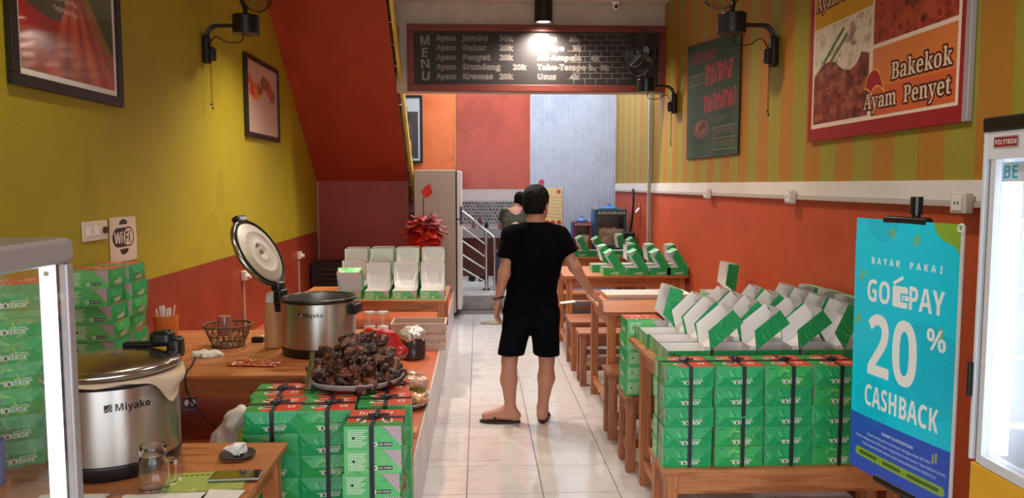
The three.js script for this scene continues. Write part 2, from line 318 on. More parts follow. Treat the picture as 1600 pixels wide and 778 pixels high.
// ---------------------------------------------------------------- tables and benches
function table(name, label, x0, x1, zn, zf, h, o = {}) {                      // zn near edge, zf far edge
  const { n = 4, leg = 0.055, apron = 0.09, top = 0.026, y0 = 0, stretch = true, inset = 0.03, insetZ = 0, wood = M.wood, group, cat = 'table' } = o;
  const t = thing(name, label, cat, [(x0 + x1) / 2, y0, (zn + zf) / 2], 0, group), W = (x1 - x0) / 2, D = (zn - zf) / 2, H = h - y0;
  for (let k = 0; k < n; k++) { const a = -D + k * 2 * D / n, b = a + 2 * D / n; obj('plank', uvm(bx(-W, W, H - top, H - rr(0, 0.0008), a + 0.0012, b - 0.0012, 0.003).translate(0, 0, 0), 1), wood[(k + 1) % wood.length], t); }
  const lx = W - inset - leg / 2, lz = D - (insetZ || inset) - leg / 2;
  for (const sx of [-1, 1]) for (const sz of [-1, 1]) obj('leg', uvm(bx(sx * lx - leg / 2, sx * lx + leg / 2, 0, H - top, sz * lz - leg / 2, sz * lz + leg / 2, 0.004), 1, true), wood[sx + sz ? 0 : 1], t);
  for (const sz of [-1, 1]) obj('apron', uvm(bx(-lx + leg / 2, lx - leg / 2, H - top - apron, H - top, sz * lz - 0.012, sz * lz + 0.012, 0.002)), wood[1], t);
  for (const sx of [-1, 1]) obj('apron', uvm(bx(sx * lx - 0.012, sx * lx + 0.012, H - top - apron, H - top, -lz + leg / 2, lz - leg / 2, 0.002)), wood[1], t);
  if (stretch) {
    for (const sx of [-1, 1]) obj('stretcher', uvm(bx(sx * lx - 0.012, sx * lx + 0.012, 0.1, 0.15, -lz + leg / 2, lz - leg / 2, 0.002)), wood[0], t);
    obj('stretcher', uvm(bx(-lx + 0.013, lx - 0.013, 0.105, 0.145, -0.02, 0.02, 0.002)), wood[0], t);
  }
  return t;
}
const TR = { group: 'wooden tables along the striped wall' };
table('dining_table', 'wooden dining table covered with rows of open meal boxes', 0.835, 1.955, -3.38, -4.25, 0.775, { ...TR, insetZ: 0.2 });
table('dining_table', 'wooden dining table the man in black reaches over', 0.835, 1.955, -5.04, -5.9, 0.775, TR);
table('dining_table', 'wooden dining table with four half-open green boxes on its front edge', 0.79, 1.97, -7.08, -7.95, 0.775, TR);
table('dining_table', 'wooden dining table carrying green boxes near the cracker tins', 0.85, 1.95, -8.9, -9.66, 0.775, TR);
table('dining_table', 'wooden table under the glass-fronted cracker tins', 1.1, 1.95, -9.72, -10.3, 0.775, { ...TR, n: 3 });
const BE = { n: 2, apron: 0.085, inset: 0.012, leg: 0.052, wood: M.wood, cat: 'bench' };
table('bench', 'low wooden bench holding four strapped stacks of green boxes', 0.765, 1.81, -3.07, -3.36, 0.437, BE);
table('bench', 'low wooden bench holding one stack of light green boxes', 0.815, 1.85, -4.17, -4.46, 0.437, { ...BE, wood: M.woodDark });
table('bench', 'empty low wooden bench in front of the table the man reaches over', 0.81, 1.85, -4.72, -4.98, 0.437, { ...BE, wood: M.woodDark });
table('bench', 'empty low wooden bench behind the table the man reaches over', 0.8, 1.85, -6.04, -6.3, 0.437, { ...BE, wood: M.woodDark });
table('bench', 'empty low wooden bench before the table of half-open boxes', 0.79, 1.85, -6.55, -6.98, 0.437, { ...BE, wood: M.woodDark });
table('bench', 'low wooden bench behind the table of half-open boxes', 0.8, 1.85, -8.3, -8.6, 0.437, { ...BE, wood: M.woodDark });
table('stool', 'wooden stool standing in the aisle behind the man in black', 0.36, 0.66, -8.6, -8.9, 0.45, { n: 2, inset: 0.0, leg: 0.05, wood: M.woodDark, cat: 'stool', stretch: false });
const TL = { y0: 0.35, stretch: false, group: 'low tables on the raised platform', apron: 0.075, inset: 0.02 };
table('low_table', 'low wooden table carrying the closed rice cooker and glass mug', -1.95, -0.69, -1.96, -2.73, 0.70, TL);
table('low_table', 'low wooden table carrying the open rice cooker and wicker basket', -1.95, -0.6, -3.71, -4.9, 0.70, { ...TL, n: 5, wood: M.wood });
table('low_table', 'low wooden table carrying rows of boxes with raised lids', -1.5, -0.262, -6.13, -7.0, 0.70, TL);
{ // dark louvred cabinet under the stair
  const t = thing('cabinet', 'black louvred cabinet against the red wall under the stair', 'cabinet', [-1.72, 0.35, -9.2]);
  obj('body', bx(-0.24, 0.24, 0, 0.36, -0.25, 0.2, 0.006), mat(0x1c1414, 0.6), t);
  for (let k = 0; k < 5; k++) obj('slat', bx(-0.1, 0.22, 0.05 + k * 0.055, 0.085 + k * 0.055, 0.2, 0.225, 0.004), mat(0x2a1f1f, 0.5), t);
}

// ---------------------------------------------------------------- printed meal boxes
const BW = 0.204, BH = 0.0856, BD = 0.2;
function leaves(c, x, y, w, h, base, tones, n) {                              // flat leafy print
  c.save(); c.beginPath(); c.rect(x, y, w, h); c.clip(); c.fillStyle = base; c.fillRect(x, y, w, h);
  for (let i = 0; i < n; i++) {
    const cx = x + rnd() * w, cy = y + rnd() * h, L = 60 + rnd() * 140, a = rnd() * 6.28;
    c.save(); c.translate(cx, cy); c.rotate(a); c.fillStyle = tones[Math.floor(rnd() * tones.length)];
    c.beginPath(); c.moveTo(0, 0); c.quadraticCurveTo(L * 0.4, -L * 0.22, L, 0); c.quadraticCurveTo(L * 0.4, L * 0.22, 0, 0); c.fill();
    c.strokeStyle = tones[Math.floor(rnd() * tones.length)]; c.lineWidth = 2.5; c.beginPath(); c.moveTo(0, 0); c.lineTo(L, 0);
    for (let k = 1; k < 6; k++) { c.moveTo(L * k / 7, 0); c.lineTo(L * (k + 1) / 7, -L * 0.1); c.moveTo(L * k / 7, 0); c.lineTo(L * (k + 1) / 7, L * 0.1); } c.stroke();
    c.restore();
  }
  c.restore();
}
const AW = 1024, AF = 430, AS = 430, AT = 1000, AH = AF + AS + AT;
const atlasFor = (g1, g2, g3) => cv(AW, AH, (c) => {
  leaves(c, 0, 0, AW, AF, g1, g2, 46);                                        // front with the name
  c.fillStyle = '#f4f2ea'; c.textAlign = 'center'; c.font = 'bold 104px sans-serif';
  c.save(); c.translate(560, 372); c.scale(0.8, 1.15); c.fillText('"B', -228, 0); c.fillText('KEKOK"', 84, 0); c.restore();
  c.fillStyle = '#efe8dc'; c.beginPath(); c.moveTo(452, 270); c.quadraticCurveTo(500, 318, 484, 372); c.lineTo(420, 372); c.quadraticCurveTo(404, 318, 452, 270); c.fill();
  c.fillStyle = '#4a3a30'; c.beginPath(); c.moveTo(452, 296); c.quadraticCurveTo(482, 330, 472, 362); c.lineTo(432, 362); c.quadraticCurveTo(422, 330, 452, 296); c.fill();
  c.fillStyle = '#e8ece0'; c.font = 'bold italic 44px sans-serif'; c.fillText('ayam bakar', 640, 272);
  // side with the small print
  c.save(); c.translate(0, AF); leaves(c, 0, 0, AW, AS, g3, ['#6cc46a', '#4fb85e', '#7bcf78'], 10);
  c.fillStyle = '#eef4e6'; for (let i = 0; i < 9; i++) { let x = 70; while (x < 400 - (i % 3) * 40) { const L = 14 + rnd() * 34; c.fillRect(x, 64 + i * 36, L, 17); x += L + 8; } }
  c.fillStyle = '#111'; c.beginPath(); c.arc(170, 208, 25, 0, 7); c.fill();
  c.fillStyle = '#1a1c1c'; c.fillRect(610, 292, 250, 70); c.fillStyle = '#f4f4f4'; c.font = 'bold 50px sans-serif'; c.fillText('GO FOOD', 735, 345);
  c.fillStyle = '#f0f6f0'; c.beginPath(); c.arc(556, 330, 42, 0, 7); c.fill(); c.fillStyle = '#3aa055'; c.beginPath(); c.arc(556, 330, 20, 0, 7); c.fill();
  c.beginPath(); c.moveTo(680, 0); c.lineTo(AW, 0); c.lineTo(AW, 350); c.closePath(); c.fillStyle = '#ece2e2'; c.fill(); c.save(); c.clip();
  c.strokeStyle = '#3c3440'; c.lineWidth = 12; for (let i = -6; i < 16; i++) { c.beginPath(); c.moveTo(600 + i * 46, 0); c.lineTo(1000 + i * 46, 430); c.stroke(); }
  c.strokeStyle = '#b06080'; c.lineWidth = 8; for (let i = 0; i < 12; i++) { c.beginPath(); c.moveTo(700 + i * 52, 0); c.lineTo(560 + i * 52, 300); c.stroke(); } c.restore(); c.restore();
  // top: orange red half with print, leafy green half
  c.save(); c.translate(0, AF + AS); leaves(c, 0, 0, AW, AT, '#2c8f3c', ['#3fa64a', '#1f7a34', '#57b455'], 40);
  c.fillStyle = '#cf4020'; c.beginPath(); c.moveTo(300, 0); c.lineTo(AW, 0); c.lineTo(AW, AT); c.lineTo(260, AT); c.bezierCurveTo(420, 700, 180, 360, 300, 0); c.fill();
  c.fillStyle = '#e9dcc4'; for (const [x, y, s] of [[350, 260, 1], [380, 720, 1.15], [620, 470, 0.7]]) { c.beginPath(); c.ellipse(x, y, 150 * s, 84 * s, -0.3, 0, 7); c.fill(); c.fillStyle = '#53281c'; for (let i = 0; i < 9; i++) { c.beginPath(); c.ellipse(x + (rnd() - 0.5) * 170 * s, y + (rnd() - 0.5) * 80 * s, 40 * s, 24 * s, rnd() * 3, 0, 7); c.fill(); } c.fillStyle = '#e9dcc4'; }
  c.fillStyle = '#f3e8dc'; for (let i = 0; i < 6; i++) c.fillRect(720, 170 + i * 60, 190 - (i % 3) * 40, 26); c.fillRect(760, 640, 130, 130); c.fillStyle = '#cf4020'; c.fillRect(784, 664, 82, 82);
  c.restore();
});
const boxMats = [
  phys(0xffffff, 0.42, { map: atlasFor('#17a05a', ['#0f8c4e', '#22b464', '#0b7646', '#58c46c', '#129e6a'], '#62c878') }),
  phys(0xffffff, 0.42, { map: atlasFor('#2aaa56', ['#1c9850', '#48bc5e', '#128048', '#90cc58', '#22a870'], '#74ce7c') }),
];
const vF = (v) => 1 - (AF * (1 - v)) / AH, vS = (v) => 1 - (AF + AS * (1 - v)) / AH, vT = (v) => 1 - (AF + AS + AT * (1 - v)) / AH;
function closedBoxGeo(k) {                                                   // carton with puffed folded ends; name on the z faces, small print on the x faces
  const w = BW / 2, h = BH, d = BD / 2, e = 0.008 + 0.003 * k, P = [], U = [];
  const tri = (pts, uvs) => pts.forEach((p, i) => { P.push(...p); U.push(...uvs[i]); });
  for (const s of [1, -1]) {
    const q = [[-w, 0], [w, 0], [w, h], [-w, h], [-w + 0.042, h * 0.5], [w - 0.042, h * 0.5]].map(([x, y], i) => [x * s, y, s * (d + (i > 3 ? e : 0))]);
    const u = [[0, 0], [1, 0], [1, 1], [0, 1], [0.042 / BW, 0.5], [1 - 0.042 / BW, 0.5]].map(([a, b]) => [a, vF(b)]);
    for (const f of [[0, 4, 3], [1, 2, 5], [0, 1, 5], [0, 5, 4], [3, 4, 5], [3, 5, 2]]) tri(f.map((i) => q[i]), f.map((i) => u[i]));
    const z = [[0, d], [0, -d], [h, -d], [h, d]].map(([y, zz]) => [s * w, y, s * zz]), uz = [[0, 0], [1, 0], [1, 1], [0, 1]].map(([a, b]) => [a, vS(b)]);
    for (const f of [[0, 1, 2], [0, 2, 3]]) tri(f.map((i) => z[i]), f.map((i) => uz[i]));
  }
  const top = [[-w, h, d], [w, h, d], [w, h, -d], [-w, h, -d]], ut = [[0, 0], [1, 0], [1, 1], [0, 1]].map(([a, b]) => [a, vT(b)]);
  for (const f of [[0, 1, 2], [0, 2, 3]]) tri(f.map((i) => top[i]), f.map((i) => ut[i]));
  const bot = top.map(([x, , z]) => [x, 0, z]); for (const f of [[0, 2, 1], [0, 3, 2]]) tri(f.map((i) => bot[i]), f.map((i) => ut[i]));
  const g = new THREE.BufferGeometry(); g.setAttribute('position', new THREE.Float32BufferAttribute(P, 3)); g.setAttribute('uv', new THREE.Float32BufferAttribute(U, 2)); g.computeVertexNormals(); return g;
}
const boxGeos = [0, 1, 2].map((k) => closedBoxGeo(k - 1));
function closedBox(x, y, z, turn, label, group) {
  const o = obj('meal_box', boxGeos[Math.floor(rnd() * 3)], boxMats[rnd() < 0.35 ? 1 : 0]); o.position.set(x, y + 0.0003, z); o.rotation.y = turn; return tag(o, label, 'box', group);
}
function strap(x, y0, z, n, label, group, off = 0) {                           // black packing band around a stack, crossed and knotted on top
  const t = thing('packing_strap', label, 'strap', [x, y0, z], 0, group), H = n * BH + 0.001, d = BD / 2 + 0.012, w = BW / 2 + 0.003, b = 0.008, k = 0.0012;
  obj('band', [bx(off - b, off + b, 0.002, H, d - k, d), bx(off - b, off + b, 0.002, H, -d, -d + k), bx(off - b, off + b, H, H + k, -d, d)], M.strapM, t);
  obj('band', [bx(-w - k, -w, 0.002, H, -b, b), bx(w, w + k, 0.002, H, -b, b), bx(-w - k, w + k, H + k, H + 2 * k, -b, b)], M.strapM, t);
  obj('knot', [crumple(new THREE.IcosahedronGeometry(0.016, 2).scale(1.4, 0.5, 1), 0.01, 60, x * 7).translate(off, H + 0.009, 0), bx(off, off + 0.05, H + 0.003, H + 0.006, -0.03, -0.016).rotateY(0.12), bx(off - 0.05, off, H + 0.003, H + 0.006, 0.012, 0.024)], M.strapM, t);
  return t;
}
M.strapM = mat(0x23252e, 0.35);
function column(x, y0, z, n, label, group, { turn = 0, jit = 0.004, strapLabel, strapGroup, off = 0 } = {}) {
  for (let k = 0; k < n; k++) closedBox(x + rr(-jit, jit), y0 + k * BH, z + rr(-jit, jit), turn + rr(-0.012, 0.012), (k === 0 ? 'lowest' : k === n - 1 ? 'topmost' : ['', 'second', 'third', 'fourth', 'fifth', 'sixth'][k]) + ' ' + label, group);
  if (strapLabel) strap(x, y0, z, n, strapLabel, strapGroup, off).rotation.y = turn < 1 ? turn : 0;
}
// four strapped stacks on the bench beside the banner
[[0.874, 0.005, 'at the aisle end of the bench'], [1.088, 0.015, 'third from the banner'], [1.3, 0.012, 'second from the banner'], [1.508, 0.01, 'nearest the banner']].forEach(([x, off, w]) => column(x, 0.437, -3.21, 5, 'green meal box of the strapped stack ' + w, 'boxes stacked on the bench', { strapLabel: 'black packing band around the box stack ' + w, strapGroup: 'packing bands on the bench', off }));
// one stack with the small print towards the aisle
column(0.925, 0.437, -4.315, 5, 'light green box of the single stack between two wooden tables', 'boxes in the single stack', { turn: Math.PI / 2 });
// the strapped stacks on the platform under the chicken
const SG = 'boxes stacked on the platform edge', KG = 'packing bands on the platform stacks';
for (const [x, z, w] of [[-0.785, -2.94, 'beside the white plastic bag'], [-0.815, -3.15, 'behind the one beside the white bag'], [-0.58, -2.94, 'second from the white bag'], [-0.61, -3.15, 'under the left half of the chicken tray'], [-0.64, -3.36, 'under the back of the chicken tray'], [-0.372, -3.0, 'directly behind the front light green stack'], [-0.402, -3.21, 'at the aisle side of the chicken tray'], [-0.432, -3.42, 'below the red plastic bag']])
  column(x, 0.35, z, 5, 'green box of the strapped stack ' + w, SG, { turn: 0.07, strapLabel: 'black packing band around the stack ' + w, strapGroup: KG, off: 0.004 });
column(-0.378, 0.35, -2.75, 5, 'light green box with small print in the front strapped stack', 'boxes of the front stack', { turn: Math.PI / 2, strapLabel: 'black packing band around the front light green stack', off: 0.0 });
// stacks at the yellow wall, seen through the display case and beside it
for (const [x, z, w] of [[-1.565, -2.6, 'next to the rice cooker'], [-1.75, -2.5, 'next to the wall']]) column(x, 0.70, z, 7, 'green box of the tall stack behind the case glass, ' + w, 'boxes behind the display case', { jit: 0.008, turn: 0.5 });
for (const [x, z, t, w] of [[-1.868, -3.81, 0.06, 'closed rice cooker'], [-1.868, -4.03, 0.04, 'orange straw cup']]) column(x, 0.70, z, 6, 'green box of the yellow wall stack nearer the ' + w, 'boxes against the yellow wall', { turn: t + Math.PI / 2, jit: 0.01 });

// open boxes: tray, lid with three flaps, hinged on +x
const outM = boxMats[0], innerM = mat(0xeae6e6, 0.75), outLight = boxMats[1];
const TH = 0.072;
function wallPlate(a, b, c, d, t = 0.0012) { return slab([a, b, c, d], t); }
function openBox(x, y, z, ang, turn, label, group, flapIn = 0) {
  const t = thing('open_meal_box', label, 'box', [x, y, z], turn, group), w = BW / 2 - 0.002, d = BD / 2 - 0.002;
  const side = (pts, uvs) => { const g = quad(pts), u = g.attributes.uv; const map = [uvs[0], uvs[1], uvs[2], uvs[0], uvs[2], uvs[3]]; map.forEach((q, i) => u.setXY(i, ...q)); return g; };
  const F = [[0, vF(0)], [1, vF(0)], [1, vF(1)], [0, vF(1)]], S = [[0, vS(0)], [1, vS(0)], [1, vS(1)], [0, vS(1)]], e = 0.0012;
  obj('tray_outside', [side([[-w, 0, d], [w, 0, d], [w, TH, d], [-w, TH, d]], flapIn ? F : [[0, vF(0.5)], [1, vF(0.5)], [1, vF(1)], [0, vF(1)]]), side([[w, 0, -d], [-w, 0, -d], [-w, TH, -d], [w, TH, -d]], F), side([[-w, 0, -d], [-w, 0, d], [-w, TH, d], [-w, TH, -d]], S), side([[w, 0, d], [w, 0, -d], [w, TH, -d], [w, TH, d]], S)], rnd() < 0.3 ? outLight : outM, t);
  const q = w - e, r = d - e;
  obj('tray_inside', [quad([[-q, e, r], [q, e, r], [q, e, -r], [-q, e, -r]]), quad([[q, e, r], [-q, e, r], [-q, TH, r], [q, TH, r]]), quad([[-q, e, -r], [q, e, -r], [q, TH, -r], [-q, TH, -r]]), quad([[-q, e, r], [-q, e, -r], [-q, TH, -r], [-q, TH, r]]), quad([[q, e, -r], [q, e, r], [q, TH, r], [q, TH, -r]]),
    quad([[q - 0.03, TH + 0.02, r], [q - 0.03, TH - 0.03, r], [q, TH - 0.03, r], [q, TH + 0.02, r]])], innerM, t);
  // lid as a shallow tray in its own frame: plate along +l, flaps towards +f
  const lid = new THREE.Group(); lid.name = 'lid'; lid.position.set(w, TH, 0); lid.rotation.z = Math.PI - ang; t.add(lid);   // ang = 0 closed
  const L = BW - 0.002, f = 0.08, b = 0.05;                                  // closed: plate runs to -x, flaps hang down; in lid frame plate runs +x and flaps point +y
  const G = [[0, vF(0.45)], [1, vF(0.45)], [1, vF(1)], [0, vF(1)]], lo = [side([[0, 0, -d], [L, 0, -d], [L, 0, d], [0, 0, d]], [[1, vT(0)], [0, vT(0)], [0, vT(1)], [1, vT(1)]]),
    side([[0, 0, d], [L, 0, d], [L - flapIn, f, d + 0.002], [b, f, d + 0.002]], G), side([[L, 0, -d], [0, 0, -d], [b, f, -d - 0.002], [L - flapIn, f, -d - 0.002]], G),
    side([[L, 0, d], [L, 0, -d], [L + 0.006, f, -d + 0.02], [L + 0.006, f, d - 0.02]], S)];
  obj('lid_outside', lo, outM, lid);
  obj('lid_inside', [quad([[0, e, d - e], [L - e, e, d - e], [L - e, e, -d + e], [0, e, -d + e]]), quad([[0, 0, d - e], [b, f, d + 0.002 - e], [L - flapIn, f, d + 0.002 - e], [L, 0, d - e]]), quad([[0, 0, -d + e], [L, 0, -d + e], [L - flapIn, f, -d - 0.002 + e], [b, f, -d - 0.002 + e]]), quad([[L - e, 0, -d], [L - e, 0, d], [L + 0.006 - e, f, d - 0.02], [L + 0.006 - e, f, -d + 0.02]])], innerM, lid);
  return t;
}
for (let j = 0; j < 4; j++) for (let i = 0; i < 5; i++) {
  const x = 0.985 + 0.211 * i - 0.006 * j + rr(-0.004, 0.004), z = -3.6 - 0.205 * j + rr(-0.003, 0.003) + (0);
  let a = rr(133, 142) - j * 2; if (i === 4) a = rr(92, 100); if (i === 0 && j === 3) a = 104; if (i === 3) a = rr(114, 119);
  if (x + BW / 2 > 1.975) continue;
  openBox(Math.min(x, 1.868), 0.775, z, a * Math.PI / 180, 0, 'open green box, '+['first', 'second', 'third', 'fourth', 'fifth'][i]+' from the aisle, in row '+['one','two','three','four'][j]+' behind the strapped stacks', 'open boxes on the near table');
}
openBox(1.74, 0.775, -5.5, 1.7, 0, 'single open box with upright lid on the table by the orange wall', undefined);
[1.485, 1.70, 1.868].forEach((x, i) => openBox(x, 0.775, -7.2, rr(0.92, 1.02), 0, 'half-open green box at the table front edge, '+['first', 'second', 'third', 'fourth', 'fifth'][i + 1]+' from the aisle', 'half-open boxes on the middle table', 0.03));
openBox(1.265, 0.775, -7.21, 0.98, 0, 'half-open green box at the table front edge, first from the aisle', 'half-open boxes on the middle table', 0.03);
[1.2, 1.42, 1.64, 1.86].forEach((x, i) => openBox(x, 0.775, -7.5 + rr(-0.02, 0.02), rr(1.2, 1.7), 0, 'open green box behind the half-open ones, '+['first', 'second', 'third', 'fourth', 'fifth'][i]+' from the aisle', 'open boxes on the middle table', 0.02));
[1.0, 1.21, 1.42, 1.63, 1.84].forEach((x, i) => openBox(x, 0.775, -9.06 + rr(-0.02, 0.02), rr(0.9, 1.5), 0, 'open green box before the cracker tins, '+['first', 'second', 'third', 'fourth', 'fifth'][i]+' from the aisle', 'open boxes on the far table', 0.02));
// raised-lid boxes on the low table of the platform (lids hinge at the back)
[[92, 100, 108, 104], [100, 112, 84, 90], [96, 96, 98, 100], [94, 98, 96, 94]].forEach((row, j) => row.forEach((a, i) => {
  const deg = j === 0 && i === 0 ? 62 : a; if (j > 1) closedBox(-1.045 + 0.222 * i - 0.01 * j, 0.70, -6.255 - 0.205 * j, Math.PI / 2, 'closed green box under a raised-lid box, ' + ['fourth', 'third', 'second', 'first'][i] + ' from the aisle, row ' + (j > 2 ? 'four' : 'three'), 'closed boxes on the platform table'); openBox(-1.045 + 0.222 * i - 0.01 * j, 0.7005 + (j > 1 ? BH : 0), -6.255 - 0.205 * j, deg * Math.PI / 180, Math.PI / 2, 'meal box with raised lid on the platform table, '+['first', 'second', 'third', 'fourth', 'fifth'][3 - i]+' from the aisle, row '+['one','two','three','four'][j], j ? 'raised-lid boxes, back rows' : 'raised-lid boxes, front row');
}));

// ---------------------------------------------------------------- rice cookers
function textDecal(w, h, draw) { return cv(w, h, (c) => { c.clearRect(0, 0, w, h); draw(c); }); }
const brandTex = textDecal(512, 128, (c) => {
  c.fillStyle = '#161416'; c.beginPath(); c.moveTo(20, 30); c.lineTo(100, 20); c.lineTo(100, 100); c.lineTo(20, 108); c.fill(); c.strokeStyle = '#b8b2ac'; c.lineWidth = 9; c.beginPath(); c.moveTo(18, 96); c.quadraticCurveTo(60, 78, 98, 22); c.moveTo(44, 112); c.quadraticCurveTo(80, 90, 106, 52); c.stroke();
  c.fillStyle = '#161416'; c.font = 'bold 108px sans-serif'; c.textAlign = 'left'; c.fillText('Miyako', 122, 100, 380);
});
const brandM = mat(0xffffff, 0.4, { map: brandTex, transparent: true });
const cookerInner = mat(0x8d8a88, 0.35, { metalness: 0.7 });
function cookerBody(t, theta) {
  const R = 0.2, H = 0.3;
  obj('foot_ring', lathe([[0, 0], [0.188, 0], [0.198, 0.012], [0.202, 0.045], [0.196, 0.05], [0, 0.05]], 48), M.blackPlastic, t);
  obj('body', lathe([[0.19, 0.045], [R, 0.052], [R + 0.001, 0.16], [R, H - 0.002], [0.19, H]], 64), M.brushed, t);
  obj('rim', lathe([[R - 0.008, H - 0.012], [R + 0.004, H - 0.01], [R + 0.005, H + 0.006], [R - 0.004, H + 0.012], [R - 0.02, H + 0.01], [R - 0.022, H - 0.01]], 64), M.blackPlastic, t);
  obj('inner_pot', lathe([[0, 0.06], [0.15, 0.065], [0.172, 0.1], [0.176, H + 0.004], [0.186, H + 0.009], [0.184, H + 0.004]], 48), cookerInner, t);
  if (theta < 0.5) for (const s of [0, Math.PI]) obj('side_handle', new RoundedBoxGeometry(0.045, 0.06, 0.1, 2, 0.012).translate(R + 0.016, H - 0.05, 0).rotateY(s), M.blackPlastic, t);
  obj('brand_print', new THREE.CylinderGeometry(R + 0.0016, R + 0.0016, 0.037, 20, 1, true, theta - 0.36, 0.72).translate(0, H - 0.065, 0), brandM, t).userData.label = 'black printed brand name';
}
const lidProfile = [[0, 0.05], [0.05, 0.049], [0.13, 0.041], [0.178, 0.03], [0.197, 0.026], [0.208, 0.018], [0.211, 0.008], [0.206, -0.004], [0.196, -0.006], [0.19, 0]];
{ // closed one on the near table, a cloth under its lid
  const t = thing('rice_cooker', 'large steel rice cooker with its domed lid closed over a cloth', 'rice cooker', [-1.21, 0.7, -2.55], 0);
  cookerBody(t, 0.63);
  const lid = obj('lid', lathe(lidProfile, 64), M.steel, t); lid.position.set(0, 0.322, 0); lid.rotation.set(0.01, 0, 0.03);
  obj('steam_vent', cyl(0.018, 0.02, 0.006, 0.03, 0.046, 0.02, 20), mat(0x6b6258, 0.4), lid);
  obj('lid_handle', [new RoundedBoxGeometry(0.13, 0.02, 0.035, 2, 0.008).translate(0.06, 0.052, -0.1), new RoundedBoxGeometry(0.075, 0.055, 0.06, 3, 0.02).translate(0.125, 0.07, -0.105), new RoundedBoxGeometry(0.05, 0.075, 0.06, 3, 0.018).translate(0.165, 0.035, -0.11)], M.blackPlastic, lid);
  // cloth: ring lying on the rim, corners hanging down
  const g = new THREE.BufferGeometry(), P = [], I = [], n = 96, mRows = 9;
  for (let j = 0; j <= mRows; j++) for (let i = 0; i < n; i++) {
    const a = i / n * 6.2832, corner = Math.pow(Math.max(0, Math.cos(2 * (a - 0.15))), 5), drop = 0.012 + 0.085 * corner + 0.008 * noise3(a * 3, 1, 2), s = j / mRows, out = 0.214 + 0.014 * corner * s + 0.004 * noise3(a * 5, s * 3, 7);
    const r = s < 0.2 ? lerp(0.19, out, s / 0.2) : out + 0.02 * corner * Math.sin(s * 5), y = s < 0.2 ? 0.316 : 0.316 - drop * (s - 0.2) / 0.8;
    P.push(r * Math.cos(a), y, r * Math.sin(a));
  }
  for (let j = 0; j < mRows; j++) for (let i = 0; i < n; i++) { const a = j * n + i, b = j * n + (i + 1) % n; I.push(a, b, a + n, b, b + n, a + n); }
  g.setAttribute('position', new THREE.Float32BufferAttribute(P, 3)); g.setIndex(I); g.computeVertexNormals();
  const cl = obj('cloth', g, mat(0xd8bfa4, 0.9)); cl.position.set(-1.21, 0.7, -2.55); tag(cl, 'beige cloth hanging from under the closed rice cooker lid', 'cloth');
}
{ // open one on the second table
  const t = thing('rice_cooker', 'large steel rice cooker standing open with its lid raised', 'rice cooker', [-0.885, 0.7, -4.235], -0.22);
  cookerBody(t, 0.2);
  obj('hinge', [new RoundedBoxGeometry(0.05, 0.09, 0.09, 2, 0.014).translate(-0.222, 0.3, 0), new RoundedBoxGeometry(0.06, 0.06, 0.08, 2, 0.02).translate(-0.235, 0.36, 0)], M.blackPlastic, t);
  const lid = new THREE.Group(); lid.name = 'lid'; lid.position.set(-0.235, 0.36, 0); lid.rotation.z = 2.09; t.add(lid);

  // in the lid frame x runs away from the hinge, -y is the inside
  obj('lid_dome', lathe(lidProfile, 56).translate(0.215, 0, 0), M.steel, lid);
  obj('gasket', new THREE.TorusGeometry(0.192, 0.008, 10, 56).rotateX(Math.PI / 2).translate(0.215, -0.006, 0), M.rubber, lid);
  obj('inner_plate', lathe([[0, -0.014], [0.05, -0.014], [0.054, -0.018], [0.06, -0.014], [0.12, -0.014], [0.126, -0.02], [0.134, -0.014], [0.17, -0.012], [0.184, -0.004]], 48).translate(0.215, 0, 0), mat(0xb9b0a4, 0.4, { metalness: 0.5 }), lid);
  obj('valve', [cyl(0.014, 0.014, 0.01, 0.215, -0.026, 0, 16), cyl(0.01, 0.01, 0.01, 0.255, -0.026, 0.01, 16)], mat(0x8a8078, 0.4), lid);
  obj('latch', new RoundedBoxGeometry(0.05, 0.05, 0.1, 2, 0.016).translate(0.425, 0.01, 0), M.blackPlastic, lid);
}

// ---------------------------------------------------------------- things on the near table
const T = 0.7;
{ // glass mug with a handle
  const t = thing('glass_mug', 'empty clear glass jar mug with handle beside the closed rice cooker', 'mug', [-0.985, T, -2.305]);
  obj('jar', lathe([[0, 0.001], [0.034, 0.001], [0.043, 0.008], [0.045, 0.05], [0.045, 0.09], [0.038, 0.108], [0.037, 0.113], [0.039, 0.116], [0.037, 0.12], [0.039, 0.124], [0.038, 0.138], [0.035, 0.138], [0.034, 0.11], [0.041, 0.09], [0.041, 0.014], [0.03, 0.008], [0, 0.008]], 40), M.glassThick, t);
  obj('handle', tube([[0.043, 0.095, 0], [0.068, 0.1, 0], [0.078, 0.075, 0], [0.072, 0.035, 0], [0.044, 0.028, 0]], 0.006, 24, 10).rotateY(-0.25), M.glassThick, t);
}
{ const p = obj('plate', lathe([[0, 0.004], [0.035, 0.004], [0.055, 0.01], [0.06, 0.013], [0.058, 0.016], [0.036, 0.009], [0, 0.008]], 40), mat(0x2c2a2c, 0.4)); p.position.set(-0.82, T, -2.575); tag(p, 'small dark saucer with a crumpled tissue on the near table', 'saucer');
  const q = obj('tissue', crumple(new THREE.IcosahedronGeometry(0.024, 3).scale(1.2, 0.8, 1), 0.03, 45, 3).translate(0, 0.022, 0), M.paper); q.position.set(-0.82, T + 0.004, -2.575); tag(q, 'crumpled white tissue lying in the dark saucer', 'tissue'); }
{ const t = thing('phone', 'dark mobile phone with a silver edge on the near table', 'phone', [-0.765, T + 0.0048, -2.385], 0.05);
  obj('case', new RoundedBoxGeometry(0.155, 0.008, 0.076, 2, 0.0035).translate(0, 0.004, 0), mat(0x9b9a9c, 0.3, { metalness: 0.6 }), t);
  obj('screen', bx(-0.074, 0.074, 0.0078, 0.0088, -0.035, 0.035, 0.0004), phys(0x0b0d0c, 0.08, { clearcoat: 1 }), t); }
